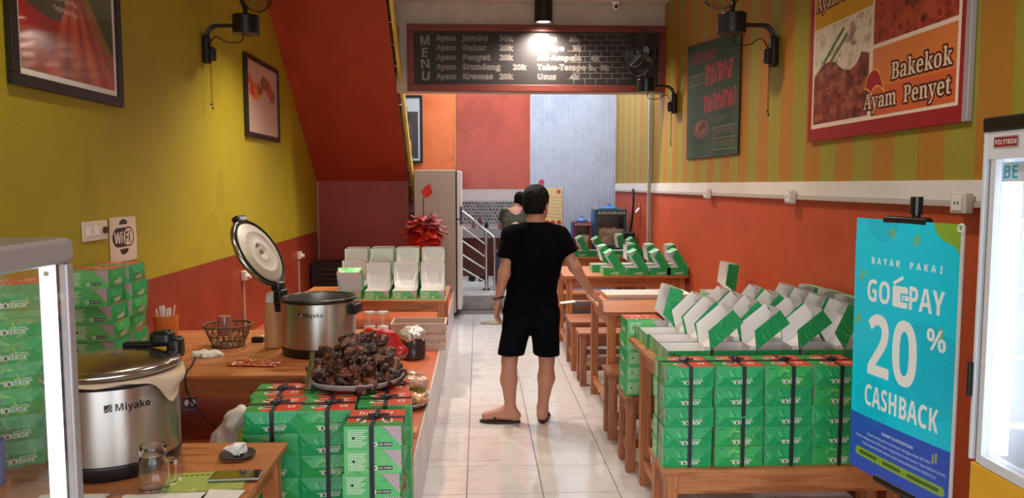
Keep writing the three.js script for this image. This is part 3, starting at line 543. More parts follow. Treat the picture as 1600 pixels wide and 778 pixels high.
{ const tex = cv(512, 360, (c) => { leaves(c, 0, 0, 512, 360, '#a9b85a', ['#c3cc78', '#7fa03c', '#d9dcaa'], 14); c.fillStyle = '#56602c'; for (let i = 0; i < 9; i++) c.fillRect(60 + i * 34, 40, 22, 26); });
  const f = obj('leaflet', [bx(-0.12, 0.12, 0, 0.0018, -0.08, 0.08)], mat(0xffffff, 0.5, { map: tex })); f.position.set(-0.85, T + 0.0004, -2.36); f.rotation.y = 0.12; tag(f, 'green printed leaflet lying under the phone', 'leaflet');
  for (const [x, z, w, d, a, l] of [[-0.93, -2.19, 0.24, 0.15, 0.05, 'white sheet of paper in front of the glass mug'], [-0.765, -2.235, 0.11, 0.1, -0.1, 'white folded slip of paper at the near table edge'], [-1.2, -2.2, 0.2, 0.14, 0.0, 'white sheet of paper in front of the closed rice cooker']]) { const o = obj('paper_sheet', bx(-w / 2, w / 2, 0, 0.0012, -d / 2, d / 2), M.paper); o.position.set(x, T + 0.0024, z); o.rotation.y = a; tag(o, l, 'paper'); } }
function strawCup(x, y, z, r, h, m, label, n) {
  const t = thing('straw_cup', label, 'cup', [x, y, z]);
  obj('cup', lathe([[0, 0], [r * 0.88, 0], [r, h], [r - 0.003, h], [r * 0.86, 0.004], [0, 0.004]], 32), m, t);
  for (let k = 0; k < n; k++) { const a = rnd() * 6.28, q = rnd() * r * 0.7, lean = 0.014; obj('straw', bar([q * Math.cos(a) * 0.7, 0.006, q * Math.sin(a) * 0.7], [q * Math.cos(a) + lean * Math.cos(a), h + rr(0.03, 0.055), q * Math.sin(a) + lean * Math.sin(a)], 0.004, 6), M.white, t); }
}
strawCup(-1.5, T, -2.36, 0.042, 0.14, mat(0x5b86c8, 0.4), 'blue cup of white straws behind the display case glass', 10);
// ---------------------------------------------------------------- things on the second table
strawCup(-1.86, T, -4.6, 0.07, 0.15, mat(0xd87a3a, 0.5), 'orange cup full of white straws by the red wall', 18);
{ // wicker basket with a tumbler
  const t = thing('wicker_basket', 'round woven wicker basket on the second low table', 'basket', [-1.44, T, -4.42]), wm = [mat(0x8a6a4a, 0.7), mat(0x6f5238, 0.7), mat(0xa08260, 0.7)];
  for (let k = 0; k < 36; k++) { const a = k / 36 * 6.283, s = k % 2 ? 0.5 : -0.5; obj('cane', tube([0, 0.33, 0.66, 1].map((q) => { const r = lerp(0.085, 0.132, q), b = a + s * q; return [r * Math.cos(b), 0.008 + q * 0.115, r * Math.sin(b)]; }), 0.0035, 8, 5), wm[k % 3], t); }
  for (const [q, r] of [[0, 0.008], [0.5, 0.004], [1, 0.007]]) obj('hoop', new THREE.TorusGeometry(lerp(0.085, 0.132, q), r, 8, 40).rotateX(Math.PI / 2).translate(0, 0.008 + q * 0.115, 0), wm[1], t);
  obj('bottom', cyl(0.085, 0.085, 0.006, 0, 0.003, 0, 30), wm[1], t);
  const gl = obj('tumbler', lathe([[0.042, 0], [0.038, 0.11], [0.03, 0.114], [0, 0.114], [0, 0.11], [0.034, 0.109], [0.039, 0]], 28), phys(0xd8a090, 0.1, { transmission: 0.6, thickness: 0 })); gl.position.set(-1.46, T + 0.06, -4.42); tag(gl, 'upturned tumbler standing in the wicker basket', 'glass');
  const ad = obj('power_adapter', new RoundedBoxGeometry(0.07, 0.03, 0.04, 2, 0.006).translate(0, 0.015, 0), M.blackPlastic); ad.position.set(-1.3, T, -4.52); tag(ad, 'black power adapter beside the wicker basket', 'adapter'); }
{ const t = thing('sauce_bottle', 'tall cream sauce bottle behind the open rice cooker', 'bottle', [-1.165, T, -4.36]);
  obj('bottle', lathe([[0, 0], [0.05, 0], [0.052, 0.01], [0.05, 0.17], [0.048, 0.22], [0.04, 0.25], [0.036, 0.26], [0, 0.26]], 32), M.cream, t);
  obj('cap', lathe([[0.038, 0.26], [0.042, 0.262], [0.04, 0.3], [0.03, 0.315], [0, 0.316]], 28), M.white, t); }
{ const q = obj('tissue', [crumple(new THREE.IcosahedronGeometry(0.04, 3).scale(1.8, 0.55, 0.9), 0.04, 30, 5).translate(0, 0.02, 0), crumple(new THREE.IcosahedronGeometry(0.022, 2), 0.03, 40, 8).translate(-0.06, 0.014, 0.02)], M.paper); q.position.set(-1.45, T, -4.14); tag(q, 'crumpled white tissue on the second low table', 'tissue');
  const tex = cv(256, 128, (c) => { c.fillStyle = '#b8483c'; c.fillRect(0, 0, 256, 128); for (let i = 0; i < 60; i++) { c.fillStyle = ['#e8d8d0', '#c03a34', '#d86a5c', '#f0e6e0'][i % 4]; c.beginPath(); c.ellipse(rnd() * 256, rnd() * 128, 16 * rnd() + 4, 6, rnd() * 3, 0, 7); c.fill(); } });
  const g = crumple(new THREE.PlaneGeometry(0.25, 0.13, 24, 12).rotateX(-Math.PI / 2), 0.008, 40, 4); const w = obj('wrapper', g, mat(0xffffff, 0.25, { map: tex })); w.position.set(-1.155, T + 0.007, -3.95); w.rotation.y = -0.12; tag(w, 'flat red and white plastic wrapper before the open rice cooker', 'wrapper');
  const p = obj('paper_sheet', slab([[-0.06, 0, 0.05], [0.08, 0, 0.05], [0.08, 0.012, -0.07], [0.06, 0.012, -0.1]], 0.0015), M.paper); p.position.set(-1.3, T + 0.002, -4.68); tag(p, 'white paper corner lying by the red wall', 'paper'); }
{ const c = obj('cable', tube([[-1.51, T + 0.006, -4.1], [-1.46, T + 0.006, -3.9], [-1.42, T + 0.007, -3.72], [-1.41, T - 0.05, -3.69], [-1.36, 0.55, -3.68], [-1.24, 0.44, -3.67], [-1.05, 0.42, -3.66], [-0.96, 0.43, -3.6]], 0.004, 60, 6), M.rubber); tag(c, 'thin black cable hanging off the second low table', 'cable'); }
for (const [x, h, l] of [[-0.655, 0.13, 'clear glass jar of straws behind the red bag'], [-0.575, 0.13, 'clear glass jar of white salt behind the red bag']]) {
  const t = thing('glass_jar', l, 'jar', [x - 0.02, T, -4.72]);
  obj('glass', lathe([[0, 0], [0.034, 0], [0.036, 0.006], [0.036, h], [0.034, h], [0.034, 0.006], [0, 0.006]], 28), M.glass, t);
  obj('contents', lathe([[0, 0.007], [0.033, 0.007], [0.033, 0.05], [0, 0.058]], 24), x < -0.6 ? M.offwhite : M.white, t);
  obj('lid', cyl(0.037, 0.037, 0.012, 0, h, 0, 28), mat(0xd8d4d0, 0.3, { metalness: 0.4 }), t);
}
{ // sachets hanging below the second table
  const tex = cv(128, 128, (c) => { c.fillStyle = '#4a3848'; c.fillRect(0, 0, 128, 128); c.fillStyle = '#d9d4da'; for (let i = 0; i < 2; i++) { c.beginPath(); c.ellipse(34 + i * 60, 42, 20, 26, 0.3, 0, 7); c.fill(); } c.fillStyle = '#7a6a80'; c.fillRect(0, 92, 128, 8); });
  for (let k = 0; k < 3; k++) { const s = obj('sachet', crumple(bx(-0.032, 0.032, -0.08, 0, -0.004, 0.004).toNonIndexed(), 0.004, 30, k), mat(0xffffff, 0.25, { map: tex })); s.position.set(-1.53 + k * 0.068, 0.6, -3.7 + 0.008); tag(s, 'small purple and silver sachet hanging under the second low table', 'sachet', 'hanging sachets'); } }
// ---------------------------------------------------------------- things on the platform
{ const g = nets((x, y, z) => { const a = smin(Math.hypot(x / 1.0, (y - 0.12) / 1.25, z / 0.8) - 0.105, Math.hypot(x - 0.03, (y - 0.27) * 0.8, z) - 0.035, 0.09); return Math.max(a + 0.03 * fbm(x * 16, y * 16, z * 16 + 3), -y); }, [-0.18, -0.02, -0.16], [0.18, 0.36, 0.16], 0.012);
  const b = obj('plastic_bag', g, mat(0xd8d4d2, 0.35)); b.position.set(-1.06, 0.351, -3.3); tag(b, 'white and yellow green plastic bag beside the strapped boxes', 'bag');
  const q = obj('printed_patch', nets((x, y, z) => { const a = smin(Math.hypot(x / 1.0, (y - 0.12) / 1.25, z / 0.8) - 0.105, Math.hypot(x - 0.03, (y - 0.27) * 0.8, z) - 0.035, 0.09) + 0.03 * fbm(x * 16, y * 16, z * 16 + 3); return Math.max(a - 0.0035, 0.02 - x, y - 0.24, 0.02 - z); }, [0, 0, 0], [0.18, 0.3, 0.16], 0.01), mat(0xa8b820, 0.35), b); q.userData.label = 'yellow green print'; }
{ // plastic crate
  const t = thing('plastic_crate', 'translucent white plastic crate with slots at the platform edge', 'crate', [-0.468, 0.35, -5.975]), w = 0.205, d = 0.13, h = 0.2, m = phys(0xd9c2b6, 0.35, { transmission: 0.25, thickness: 0 });
  obj('bottom', bx(-w, w, 0, 0.006, -d, d), m, t);
  for (const s of [-1, 1]) {
    const g = [], g2 = [];
    for (const [y0, y1] of [[0, 0.05], [0.085, 0.12], [0.165, h]]) { g.push(bx(-w, w, y0, y1, s * d - 0.003, s * d + 0.003)); g2.push(bx(s * w - 0.003, s * w + 0.003, y0, y1, -d, d)); }
    for (let k = 0; k <= 14; k++) g.push(bx(-w + k * w / 7 - 0.004, -w + k * w / 7 + 0.004, 0, h, s * d - 0.0025, s * d + 0.0025));
    for (let k = 0; k <= 9; k++) g2.push(bx(s * w - 0.0025, s * w + 0.0025, 0, h, -d + k * d / 4.5 - 0.004, -d + k * d / 4.5 + 0.004));
    obj('slotted_wall', g, m, t); obj('slotted_wall', g2, m, t);
  }
  obj('rim', [bx(-w - 0.008, w + 0.008, h, h + 0.012, d - 0.006, d + 0.008), bx(-w - 0.008, w + 0.008, h, h + 0.012, -d - 0.008, -d + 0.006), bx(-w - 0.008, -w + 0.006, h, h + 0.012, -d, d), bx(w - 0.006, w + 0.008, h, h + 0.012, -d, d)], m, t);
  const gg = nets((x, y, z) => { const a = Math.atan2(z, x); return Math.hypot(x, (y) * 1.1, z) - 0.026 - 0.002 * Math.cos(a * 7) - (y > 0.012 ? -0.6 * (y - 0.012) : 0); }, [-0.04, -0.04, -0.04], [0.04, 0.045, 0.04], 0.006);
  for (let k = 0; k < 16; k++) { const o = obj('garlic_bulb', gg, M.offwhite); o.position.set(-0.468 + 0.02 + (k % 4) * 0.052 - 0.03, 0.385 + Math.floor(k / 8) * 0.045, -5.90 - (Math.floor(k / 4) % 2) * 0.055); o.rotation.y = k * 1.3; tag(o, 'pale garlic bulb lying in the plastic crate', 'garlic', 'garlic in the crate'); } }
{ // dark bucket with foil top
  const t = thing('food_canister', 'dark cylindrical canister wrapped with crinkled clear film on top', 'canister', [-0.49, 0.35, -5.6]);
  obj('canister', lathe([[0, 0], [0.088, 0], [0.094, 0.01], [0.094, 0.155], [0, 0.158]], 36), mat(0x3a2e36, 0.25), t);
  obj('film', crumple(nets((x, y, z) => Math.max(Math.hypot(x, (y - 0.17) * 1.5, z) - 0.1 + 0.028 * fbm(x * 34, y * 34, z * 34), 0.135 - y), [-0.14, 0.12, -0.14], [0.14, 0.28, 0.14], 0.008), 0.006, 60, 2), mat(0xb8b0ac, 0.2, { metalness: 0.35 }), t); }
{ const tr = obj('serving_tray', lathe([[0, 0.004], [0.13, 0.004], [0.155, 0.03], [0.165, 0.032], [0.163, 0.036], [0.152, 0.034], [0.128, 0.009], [0, 0.009]], 40).scale(0.66, 1, 1.15), mat(0xc9ccd6, 0.35)); tr.position.set(-0.392, 0.351, -4.42); tag(tr, 'pale oval tray of snack packs at the platform edge', 'tray');
  const pk = (x, y, z, c, l, s, sx = 1) => { const g = nets((a, b, d) => Math.max(Math.abs(a) / sx * 0.8 + 0, 0) * 0 + (Math.pow(Math.pow(Math.abs(a) / (0.085 * sx), 4) + Math.pow(Math.abs(b) / 0.03, 2) + Math.pow(Math.abs(d) / 0.07, 4), 0.33) - 1) * 0.03 + 0.012 * fbm(a * 30 + s, b * 30, d * 30), [-0.12, -0.06, -0.1], [0.12, 0.06, 0.1], 0.008); const o = obj('snack_pack', g, phys(c, 0.18, { clearcoat: 0.8, clearcoatRoughness: 0.15 })); o.position.set(x, y, z); o.rotation.set(rr(-0.2, 0.2), rr(-0.6, 0.6), rr(-0.15, 0.15)); tag(o, l, 'snack'); };
  pk(-0.385, 0.405, -4.33, 0xb07a4c, 'clear pack of orange brown crackers at the front of the tray', 1); pk(-0.4, 0.410, -4.5, 0xa9a032, 'yellow green snack pack on the tray', 4); pk(-0.38, 0.465, -4.46, 0xc79c84, 'clear pack of pinkish crackers on top of the snack tray', 7, 0.9); pk(-0.43, 0.460, -4.62, 0xb88a72, 'clear pack of brown crackers at the back of the tray', 9, 0.8);
  const c = obj('paper_scrap', crumple(bx(-0.03, 0.03, 0, 0.03, -0.05, 0.05, 0.006), 0.01, 30, 4), mat(0xc98a4c, 0.7)); c.position.set(-0.345, 0.352, -3.85); tag(c, 'small tan paper scrap on the platform edge', 'paper'); }
// ---------------------------------------------------------------- grilled chicken
const TY = 0.35 + 5 * BH + 0.006;
{ const t = thing('chicken_tray', 'shallow pale tray under the heap of grilled chicken', 'tray', [-0.525, TY, -3.23]);
  obj('pan', lathe([[0, 0.002], [0.17, 0.002], [0.195, 0.016], [0.2, 0.03], [0.207, 0.032], [0.204, 0.036], [0.194, 0.032], [0.168, 0.008], [0, 0.008]], 48).scale(1, 1, 0.95), mat(0xb9b4b8, 0.3, { metalness: 0.3 }), t);
  const tg = thing('serving_tongs', 'steel serving tongs leaning at the chicken tray', 'tongs', [-0.7, TY, -3.13]);
  obj('arm', beam([0, 0.012, 0.05], [0.01, 0.15, -0.03], 0.014, 0.003), M.chrome, tg); obj('arm', beam([0.012, 0.012, 0.05], [0.014, 0.15, -0.03], 0.014, 0.003), M.chrome, tg);
  // pieces
  const kinds = [
    (x, y, z) => smin(smin(cap(x, y, z, [-0.045, 0, 0], [0.0, 0.004, 0], 0.03, 0.022), cap(x, y, z, [0, 0.004, 0], [0.055, 0, 0.006], 0.018, 0.009), 0.02), Math.hypot(x - 0.06, y, z - 0.006) - 0.012, 0.01),
    (x, y, z) => smin(cap(x, y, z, [-0.05, 0, -0.01], [0.0, 0.012, 0.02], 0.022, 0.017), cap(x, y, z, [0, 0.012, 0.02], [0.05, -0.004, -0.02], 0.018, 0.008), 0.012),
    (x, y, z) => smin(Math.hypot(x / 1.35, y, z / 1.05) - 0.036, cap(x, y, z, [0.02, 0, 0], [0.06, 0.012, -0.02], 0.022, 0.012), 0.02),
    (x, y, z) => smin(smin(Math.hypot(x / 1.2, y / 0.8, z / 1.2) - 0.034, cap(x, y, z, [-0.02, 0, 0.02], [-0.06, 0.005, 0.03], 0.018, 0.012), 0.02), cap(x, y, z, [0.02, 0, -0.02], [0.055, -0.005, 0.01], 0.02, 0.012), 0.02)];
  const geos = kinds.map((f, k) => {
    const g = nets((x, y, z) => f(x, y, z) + 0.016 * fbm(x * 60 + k * 5, y * 60, z * 60) + 0.005 * noise3(x * 150, y * 150, z * 150 + k), [-0.1, -0.06, -0.075], [0.1, 0.06, 0.075], 0.006), p = g.attributes.position, c = new Float32Array(p.count * 3);
    for (let i = 0; i < p.count; i++) { const n = clamp(0.45 + 0.9 * fbm(p.getX(i) * 30 + k * 9, p.getY(i) * 30, p.getZ(i) * 30, 3), 0, 1), m = Math.pow(n, 2.2); c[i * 3] = lerp(0.018, 0.24, m); c[i * 3 + 1] = lerp(0.005, 0.05, m); c[i * 3 + 2] = lerp(0.003, 0.009, m); }
    g.setAttribute('color', new THREE.BufferAttribute(c, 3)); return g;
  });
  const cm = phys(0xffffff, 0.45, { vertexColors: true, clearcoat: 0.25, clearcoatRoughness: 0.3 });
  let placed = 0;
  const lay = (r, y, n) => { for (let k = 0; k < n; k++) { const a = (k + 0.3 * rnd()) / n * 6.283 + y * 40, q = r * (0.92 + 0.14 * rnd()); const o = obj('grilled_chicken', geos[placed++ % 4], cm); o.scale.set(rr(0.8, 1.0), rr(0.7, 0.9), rr(0.75, 0.95)); o.position.set(-0.52 + q * Math.cos(a) + 0.45 * (y > 0.05 ? 0.05 * (y / 0.2) : 0), TY + 0.036 + y + rr(-0.008, 0.008), -3.23 + q * Math.sin(a) * 0.9); o.rotation.set(rr(-0.8, 0.8), rnd() * 6.28, rr(-0.8, 0.8)); tag(o, 'dark glazed piece of grilled chicken in the heap on the tray', 'chicken', 'grilled chicken on the tray'); } };
  lay(0.16, 0, 18); lay(0.1, 0.004, 11); lay(0.04, 0.005, 5); lay(0.145, 0.035, 17); lay(0.085, 0.04, 11); lay(0.03, 0.04, 4); lay(0.12, 0.07, 14); lay(0.06, 0.075, 8); lay(0.085, 0.102, 11); lay(0.03, 0.108, 4); lay(0.055, 0.13, 6); lay(0.02, 0.15, 3);
  const bg = nets((x, y, z) => Math.max(smin(Math.hypot(x / 1.15, y / 1.1, z / 0.7) - 0.1, Math.hypot(x - 0.05, y + 0.05, z) - 0.07, 0.05) + 0.04 * fbm(x * 15, y * 15, z * 15), -0.08 - y), [-0.18, -0.11, -0.13], [0.2, 0.16, 0.13], 0.01);
  const b = obj('plastic_bag', bg, phys(0xc81e1a, 0.3, { transmission: 0.15, thickness: 0 })); b.position.set(-0.475, TY + 0.082, -3.48); tag(b, 'red plastic bag behind the heap of grilled chicken', 'bag'); }

// ---------------------------------------------------------------- things on the left wall
// a framed print: local +x towards the room, width along z, origin at the bottom middle
function framed(name, label, [x, y, z], w, h, tex, { turn = 0, tilt = 0, fr = 0.045, mw = 0.03, matte = M.paper } = {}) {
  const t = thing(name, label, 'picture', [x, y, z], turn);
  t.rotation.order = 'YXZ'; t.rotation.z = tilt;
  obj('frame', [bx(0, 0.03, 0, fr, -w / 2, w / 2, 0.003), bx(0, 0.03, h - fr, h, -w / 2, w / 2, 0.003), bx(0, 0.03, fr, h - fr, -w / 2, -w / 2 + fr, 0.003), bx(0, 0.03, fr, h - fr, w / 2 - fr, w / 2, 0.003)], mat(0x1d1512, 0.4), t);
  obj('mount', bx(0.004, 0.014, fr, h - fr, -w / 2 + fr, w / 2 - fr), matte, t);
  const p = new THREE.PlaneGeometry(w - 2 * fr - 2 * mw, h - 2 * fr - 2 * mw).rotateY(Math.PI / 2).translate(0.0155, h / 2, 0);
  obj('print', p, phys(0xffffff, 0.35, { map: tex, clearcoat: 1, clearcoatRoughness: 0.04 }), t);
  return t;
}
const silkTex = cv(768, 512, (c, w, h) => {
  const img = c.createImageData(w, h), d = img.data;
  for (let y = 0; y < h; y++) for (let x = 0; x < w; x++) {
    const u = x / w, v = y / h, i = (y * w + x) * 4, s = Math.sin((u * 2.2 - v * 1.6 + 0.25 * fbm(u * 2, v * 2, 1)) * 4), q = u - 0.58 - 0.25 * (v - 0.4) * 0.5;
    let col = v < 0.42 + 0.1 * Math.sin(u * 5) ? [70, 56, 40] : v < 0.66 ? [176, 26, 22] : [150, 62, 24];
    if (v > 0.15 && Math.abs(q) < (v - 0.12) * 0.5) { const f = Math.abs(Math.sin(q / Math.max(0.08, v) * 14)); col = [lerp(150, 200, f), lerp(40, 90, f), lerp(26, 50, f)]; }
    else if (q > 0 && v > 0.1) col = q > (v - 0.12) * 0.5 + 0.1 ? [62, 84, 30] : [178, 110, 24];
    for (let k = 0; k < 3; k++) d[i + k] = clamp(col[k] * (0.92 + 0.1 * s), 0, 255); d[i + 3] = 255;
  }
  c.putImageData(img, 0, 0);
  c.strokeStyle = '#e8d8c8'; c.lineWidth = 3; for (let j = 0; j < 3; j++) { c.beginPath(); for (let k = 0; k < 40; k++) c.lineTo(250 + k * 5, 120 + j * 46 + 13 * Math.sin(k * 1.7 + j) * (k % 5 ? 1 : 0.2)); c.stroke(); }
});
framed('framed_picture', 'black-framed print of flowing red, orange and green cloth', [XL + 0.004, 2.045, -3.865], 1.01, 0.7, silkTex, { fr: 0.05 });
const blotTex = cv(512, 340, (c, w, h) => { c.fillStyle = '#d3bcae'; c.fillRect(0, 0, w, h); for (let i = 0; i < 150; i++) { const u = rnd(); c.fillStyle = ['#d64a2a', '#e08a3a', '#8a4a3a', '#6a6a3a', '#c83a4a', '#5a3a30'][Math.floor(u * 5.9)] + 'aa'; c.beginPath(); c.arc(40 + u * 420, 110 + 60 * (rnd() - 0.5) + 30 * Math.sin(u * 8), 3 + rnd() * 20, 0, 7); c.fill(); } });
framed('framed_picture', 'black-framed pale print with a row of coloured blots', [XL + 0.004, 2.035, -7.18], 1.06, 0.7, blotTex, { fr: 0.04, mw: 0.005, matte: mat(0xc9b2a4, 0.8) });
function wallFan(label, x, y, z, turn, head) {
  const t = thing('wall_fan', label, 'fan', [x, y, z], turn, 'black wall fans');
  obj('bracket', [new RoundedBoxGeometry(0.05, 0.2, 0.075, 3, 0.018).translate(0.026, -0.03, 0), new RoundedBoxGeometry(0.07, 0.1, 0.06, 3, 0.02).translate(0.055, -0.06, 0)], M.blackPlastic, t);
  for (const s of [-1, 1]) obj('arm', tube([[0.03, 0.0, s * 0.018], [0.035, 0.09, s * 0.018], [0.08, 0.135, s * 0.018], [0.15, 0.14, s * 0.018], [0.26, 0.14, s * 0.018]], 0.011, 30, 10), M.blackPlastic, t);
  obj('motor_base', lathe([[0, 0.08], [0.088, 0.082], [0.094, 0.09], [0.094, 0.195], [0.098, 0.2], [0.096, 0.212], [0, 0.216]], 36).translate(0.31, 0, 0), M.blackPlastic, t);
  obj('neck', tube([[0.31, 0.21, 0], [0.305, 0.27, 0], [0.28, 0.34, 0], [0.28, 0.42, 0]], 0.018, 16, 10), M.blackPlastic, t);
  const hd = new THREE.Group(); hd.name = 'head'; hd.position.set(0.3, 0.46, 0); hd.rotation.y = head; hd.rotation.z = 0.0; t.add(hd);
  obj('motor', new THREE.CylinderGeometry(0.06, 0.07, 0.12, 28).rotateZ(Math.PI / 2).translate(-0.03, 0, 0), M.blackPlastic, hd);
  const cage = []; for (let k = 0; k < 44; k++) { const a = k / 44 * 6.283, cs = Math.cos(a), sn = Math.sin(a); cage.push(tube([[0.15, 0.04 * cs, 0.04 * sn], [0.155, 0.13 * cs, 0.13 * sn], [0.13, 0.205 * cs, 0.205 * sn], [0.09, 0.222 * cs, 0.222 * sn], [0.05, 0.205 * cs, 0.205 * sn], [0.03, 0.1 * cs, 0.1 * sn]], 0.0016, 14, 4)); }
  for (const [r, q, s] of [[0.224, 0.09, 0.005], [0.14, 0.153, 0.0025], [0.04, 0.15, 0.004]]) cage.push(new THREE.TorusGeometry(r, s, 6, 48).rotateY(Math.PI / 2).translate(q, 0, 0));
  obj('cage', cage, M.black, hd);
  for (let k = 0; k < 3; k++) obj('blade', new THREE.SphereGeometry(1, 16, 8).scale(0.006, 0.09, 0.055).rotateY(0.5).translate(0.09, 0.105, 0).rotateX(k * 2.094), phys(0x4a4440, 0.2, { transmission: 0.3, thickness: 0 }), hd);
  obj('hub', new THREE.SphereGeometry(0.032, 20, 12).scale(1, 1, 1).translate(0.1, 0, 0), M.blackPlastic, hd);
  obj('pull_cord', [bar([0.05, -0.12, 0.01], [0.05, -0.42, 0.012], 0.0018, 5), bar([0.05, -0.12, -0.012], [0.052, -0.44, -0.014], 0.0018, 5), new THREE.SphereGeometry(0.008, 10, 8).translate(0.05, -0.42, 0.012), new THREE.SphereGeometry(0.008, 10, 8).translate(0.052, -0.445, -0.014)], M.black, t);
  obj('power_cable', tube([[0.29, 0.1, 0], [0.28, 0.03, 0.02], [0.18, 0.02, 0.03], [0.1, 0.06, 0.02], [0.05, 0.0, 0.03]], 0.004, 30, 5), M.rubber, t);
}
wallFan('black wall fan mounted on the yellow green wall', XL + 0.001, 2.62, -5.72, 0, -0.35);
wallFan('black wall fan on the striped wall beside the large food poster', XR - 0.001, 2.53, -5.1, Math.PI, 0.5);
wallFan('black wall fan on the striped wall in front of the chalkboard', XR - 0.001, 2.46, -7.7, Math.PI, 0.5);
{ // switches, wifi sign, conduits
  const t = thing('switch_plate', 'row of white wall switches beside the wifi notice', 'switch', [XL + 0.001, 1.385, -4.035]);
  for (let k = 0; k < 3; k++) { obj('plate', bx(0, 0.012, -0.05, 0.05, -0.125 + k * 0.085, -0.044 + k * 0.085, 0.004), M.offwhite, t); if (k) obj('rocker', bx(0.012, 0.017, -0.025, 0.025, -0.105 + k * 0.085, -0.064 + k * 0.085, 0.002), M.white, t); }
  obj('dial', new THREE.CylinderGeometry(0.018, 0.018, 0.014, 20).rotateZ(Math.PI / 2).translate(0.018, 0, -0.085), mat(0x4a2a24, 0.5), t);
  const wt = cv(320, 256, (c) => {
    c.fillStyle = '#d9c6b6'; c.fillRect(0, 0, 320, 256); c.fillStyle = '#3a2420'; c.beginPath(); c.ellipse(160, 44, 50, 30, 0, Math.PI, 0); c.fill();
    c.fillStyle = '#3a2420'; c.beginPath(); c.roundRect(36, 62, 250, 110, 52); c.fill(); c.fillStyle = '#d9c6b6'; c.beginPath(); c.roundRect(162, 70, 116, 94, 44); c.fill();
    c.font = 'bold 88px sans-serif'; c.fillStyle = '#efe4da'; c.fillText('Wi', 54, 150, 100); c.fillStyle = '#3a2420'; c.fillText('Fi', 176, 150, 84);
    c.fillStyle = '#3a2420'; c.beginPath(); c.ellipse(162, 184, 50, 34, 0, 0, Math.PI); c.fill(); });
  const w = obj('wifi_notice', crumple(new THREE.PlaneGeometry(0.32, 0.25, 12, 10), 0.006, 14, 3).rotateY(Math.PI / 2), mat(0xffffff, 0.6, { map: wt })); w.position.set(XL + 0.006, 1.32, -4.35); tag(w, 'creased paper wifi notice taped to the yellow green wall', 'notice');
  for (const [z, y0, y1, l] of [[-6.48, 0.40, 0.86, 'white wall socket and conduit on the red wall above the basket table'], [-8.46, 0.40, 0.85, 'white wall socket and conduit on the red wall near the stair']]) {
    const q = thing('wall_socket', l, 'socket', [XL, 0, z]); obj('conduit', bx(0.0005, 0.016, y0, y1 - 0.03, -0.015, 0.015, 0.003), mat(0xb89484, 0.5), q); obj('box', bx(0.0005, 0.04, y1 - 0.035, y1 + 0.045, -0.04, 0.04, 0.006), M.offwhite, q); obj('plug', new THREE.CylinderGeometry(0.018, 0.02, 0.03, 16).rotateZ(Math.PI / 2).translate(0.055, y1, 0), M.white, q);
  }
}
// ---------------------------------------------------------------- chalkboard menu
{ const bw = 2.72, bh = 0.69, tex = cv(2000, 480, (c) => {
    c.fillStyle = '#241c1a'; c.fillRect(0, 0, 2000, 480); for (let i = 0; i < 500; i++) { c.fillStyle = `rgba(150,140,130,${0.03 * rnd()})`; c.beginPath(); c.ellipse(rnd() * 2000, rnd() * 480, 60 * rnd(), 14 * rnd(), rnd(), 0, 7); c.fill(); }
    c.strokeStyle = '#9a8f86'; c.lineWidth = 3;
    for (let r = 0; r < 9; r++) { const y = 20 + r * 50, x0 = 1230 + 60 * Math.abs(Math.sin(r * 2)); c.beginPath(); c.moveTo(x0, y); c.lineTo(1740 + 40 * Math.sin(r), y - 4); for (let k = 0; k < 6; k++) { const x = 1300 + k * 90 + (r % 2) * 44; if (x > x0 && x < 1740) { c.moveTo(x, y); c.lineTo(x, y + 48); } } c.stroke(); }
    const chalk = (s, x, y, size, w) => { c.font = `bold ${size}px sans-serif`; c.fillStyle = '#241c1a'; c.fillText(s, x, y, w); c.lineWidth = 4; c.strokeStyle = '#958a80'; c.strokeText(s, x, y, w); };
    ['Jumbo', 'Bakar', 'Penyet', 'Srundeng', 'Kremes'].forEach((s, i) => { const y = 84 + i * 86; chalk('Ayam', 180, y, 62, 160); chalk(s, 390, y, 68, 330); chalk(i ? '20k' : '30k', i === 3 ? 800 : 690, y, 66, 130); });
    [['Tahu', '3k', 1260], ['Tempe', '3k', 1290], ['Ati-Ampela', '4k', 1440], ['Tahu-Tempe b.', '3k', 1520], ['Usus', '4k', 1270]].forEach(([s, p, x], i) => { const y = 84 + i * 86; chalk(s, 1000, y, 68, i === 3 ? 480 : 400); chalk(p, x, y, 62, 120); });
    c.fillStyle = '#8a817a'; c.font = 'bold 118px sans-serif'; 'MENU'.split('').forEach((s, i) => { c.save(); c.translate(70, 128 + i * 104); c.rotate(0.08 * (i % 2 ? 1 : -1)); c.fillText(s, -22, 0, 90); c.restore(); });
  });
  const t = thing('menu_board', 'long framed chalkboard menu hung across the shop', 'chalkboard', [0.62, 2.6, -8.2]), f = 0.07, m = mat(0xffffff, 0.5, { map: woodTex([[112, 44, 32], [128, 54, 38], [96, 38, 28]], 71) });
  obj('backing', bx(-bw / 2 + 0.01, bw / 2 - 0.01, 0.01, bh, -0.035, -0.005), M.woodDark[0], t);
  obj('chalk_surface', new THREE.PlaneGeometry(bw - 2 * f, bh - 2 * f).translate(0, bh / 2, 0), mat(0xffffff, 0.55, { map: tex }), t);
  for (const g of [bx(-bw / 2, bw / 2, 0, f, -0.03, 0.025, 0.004), bx(-bw / 2, bw / 2, bh - f, bh, -0.03, 0.025, 0.004), bx(-bw / 2, -bw / 2 + f, f, bh - f, -0.03, 0.025, 0.004), bx(bw / 2 - f, bw / 2, f, bh - f, -0.03, 0.025, 0.004)]) obj('frame_rail', uvm(g), m, t);
}
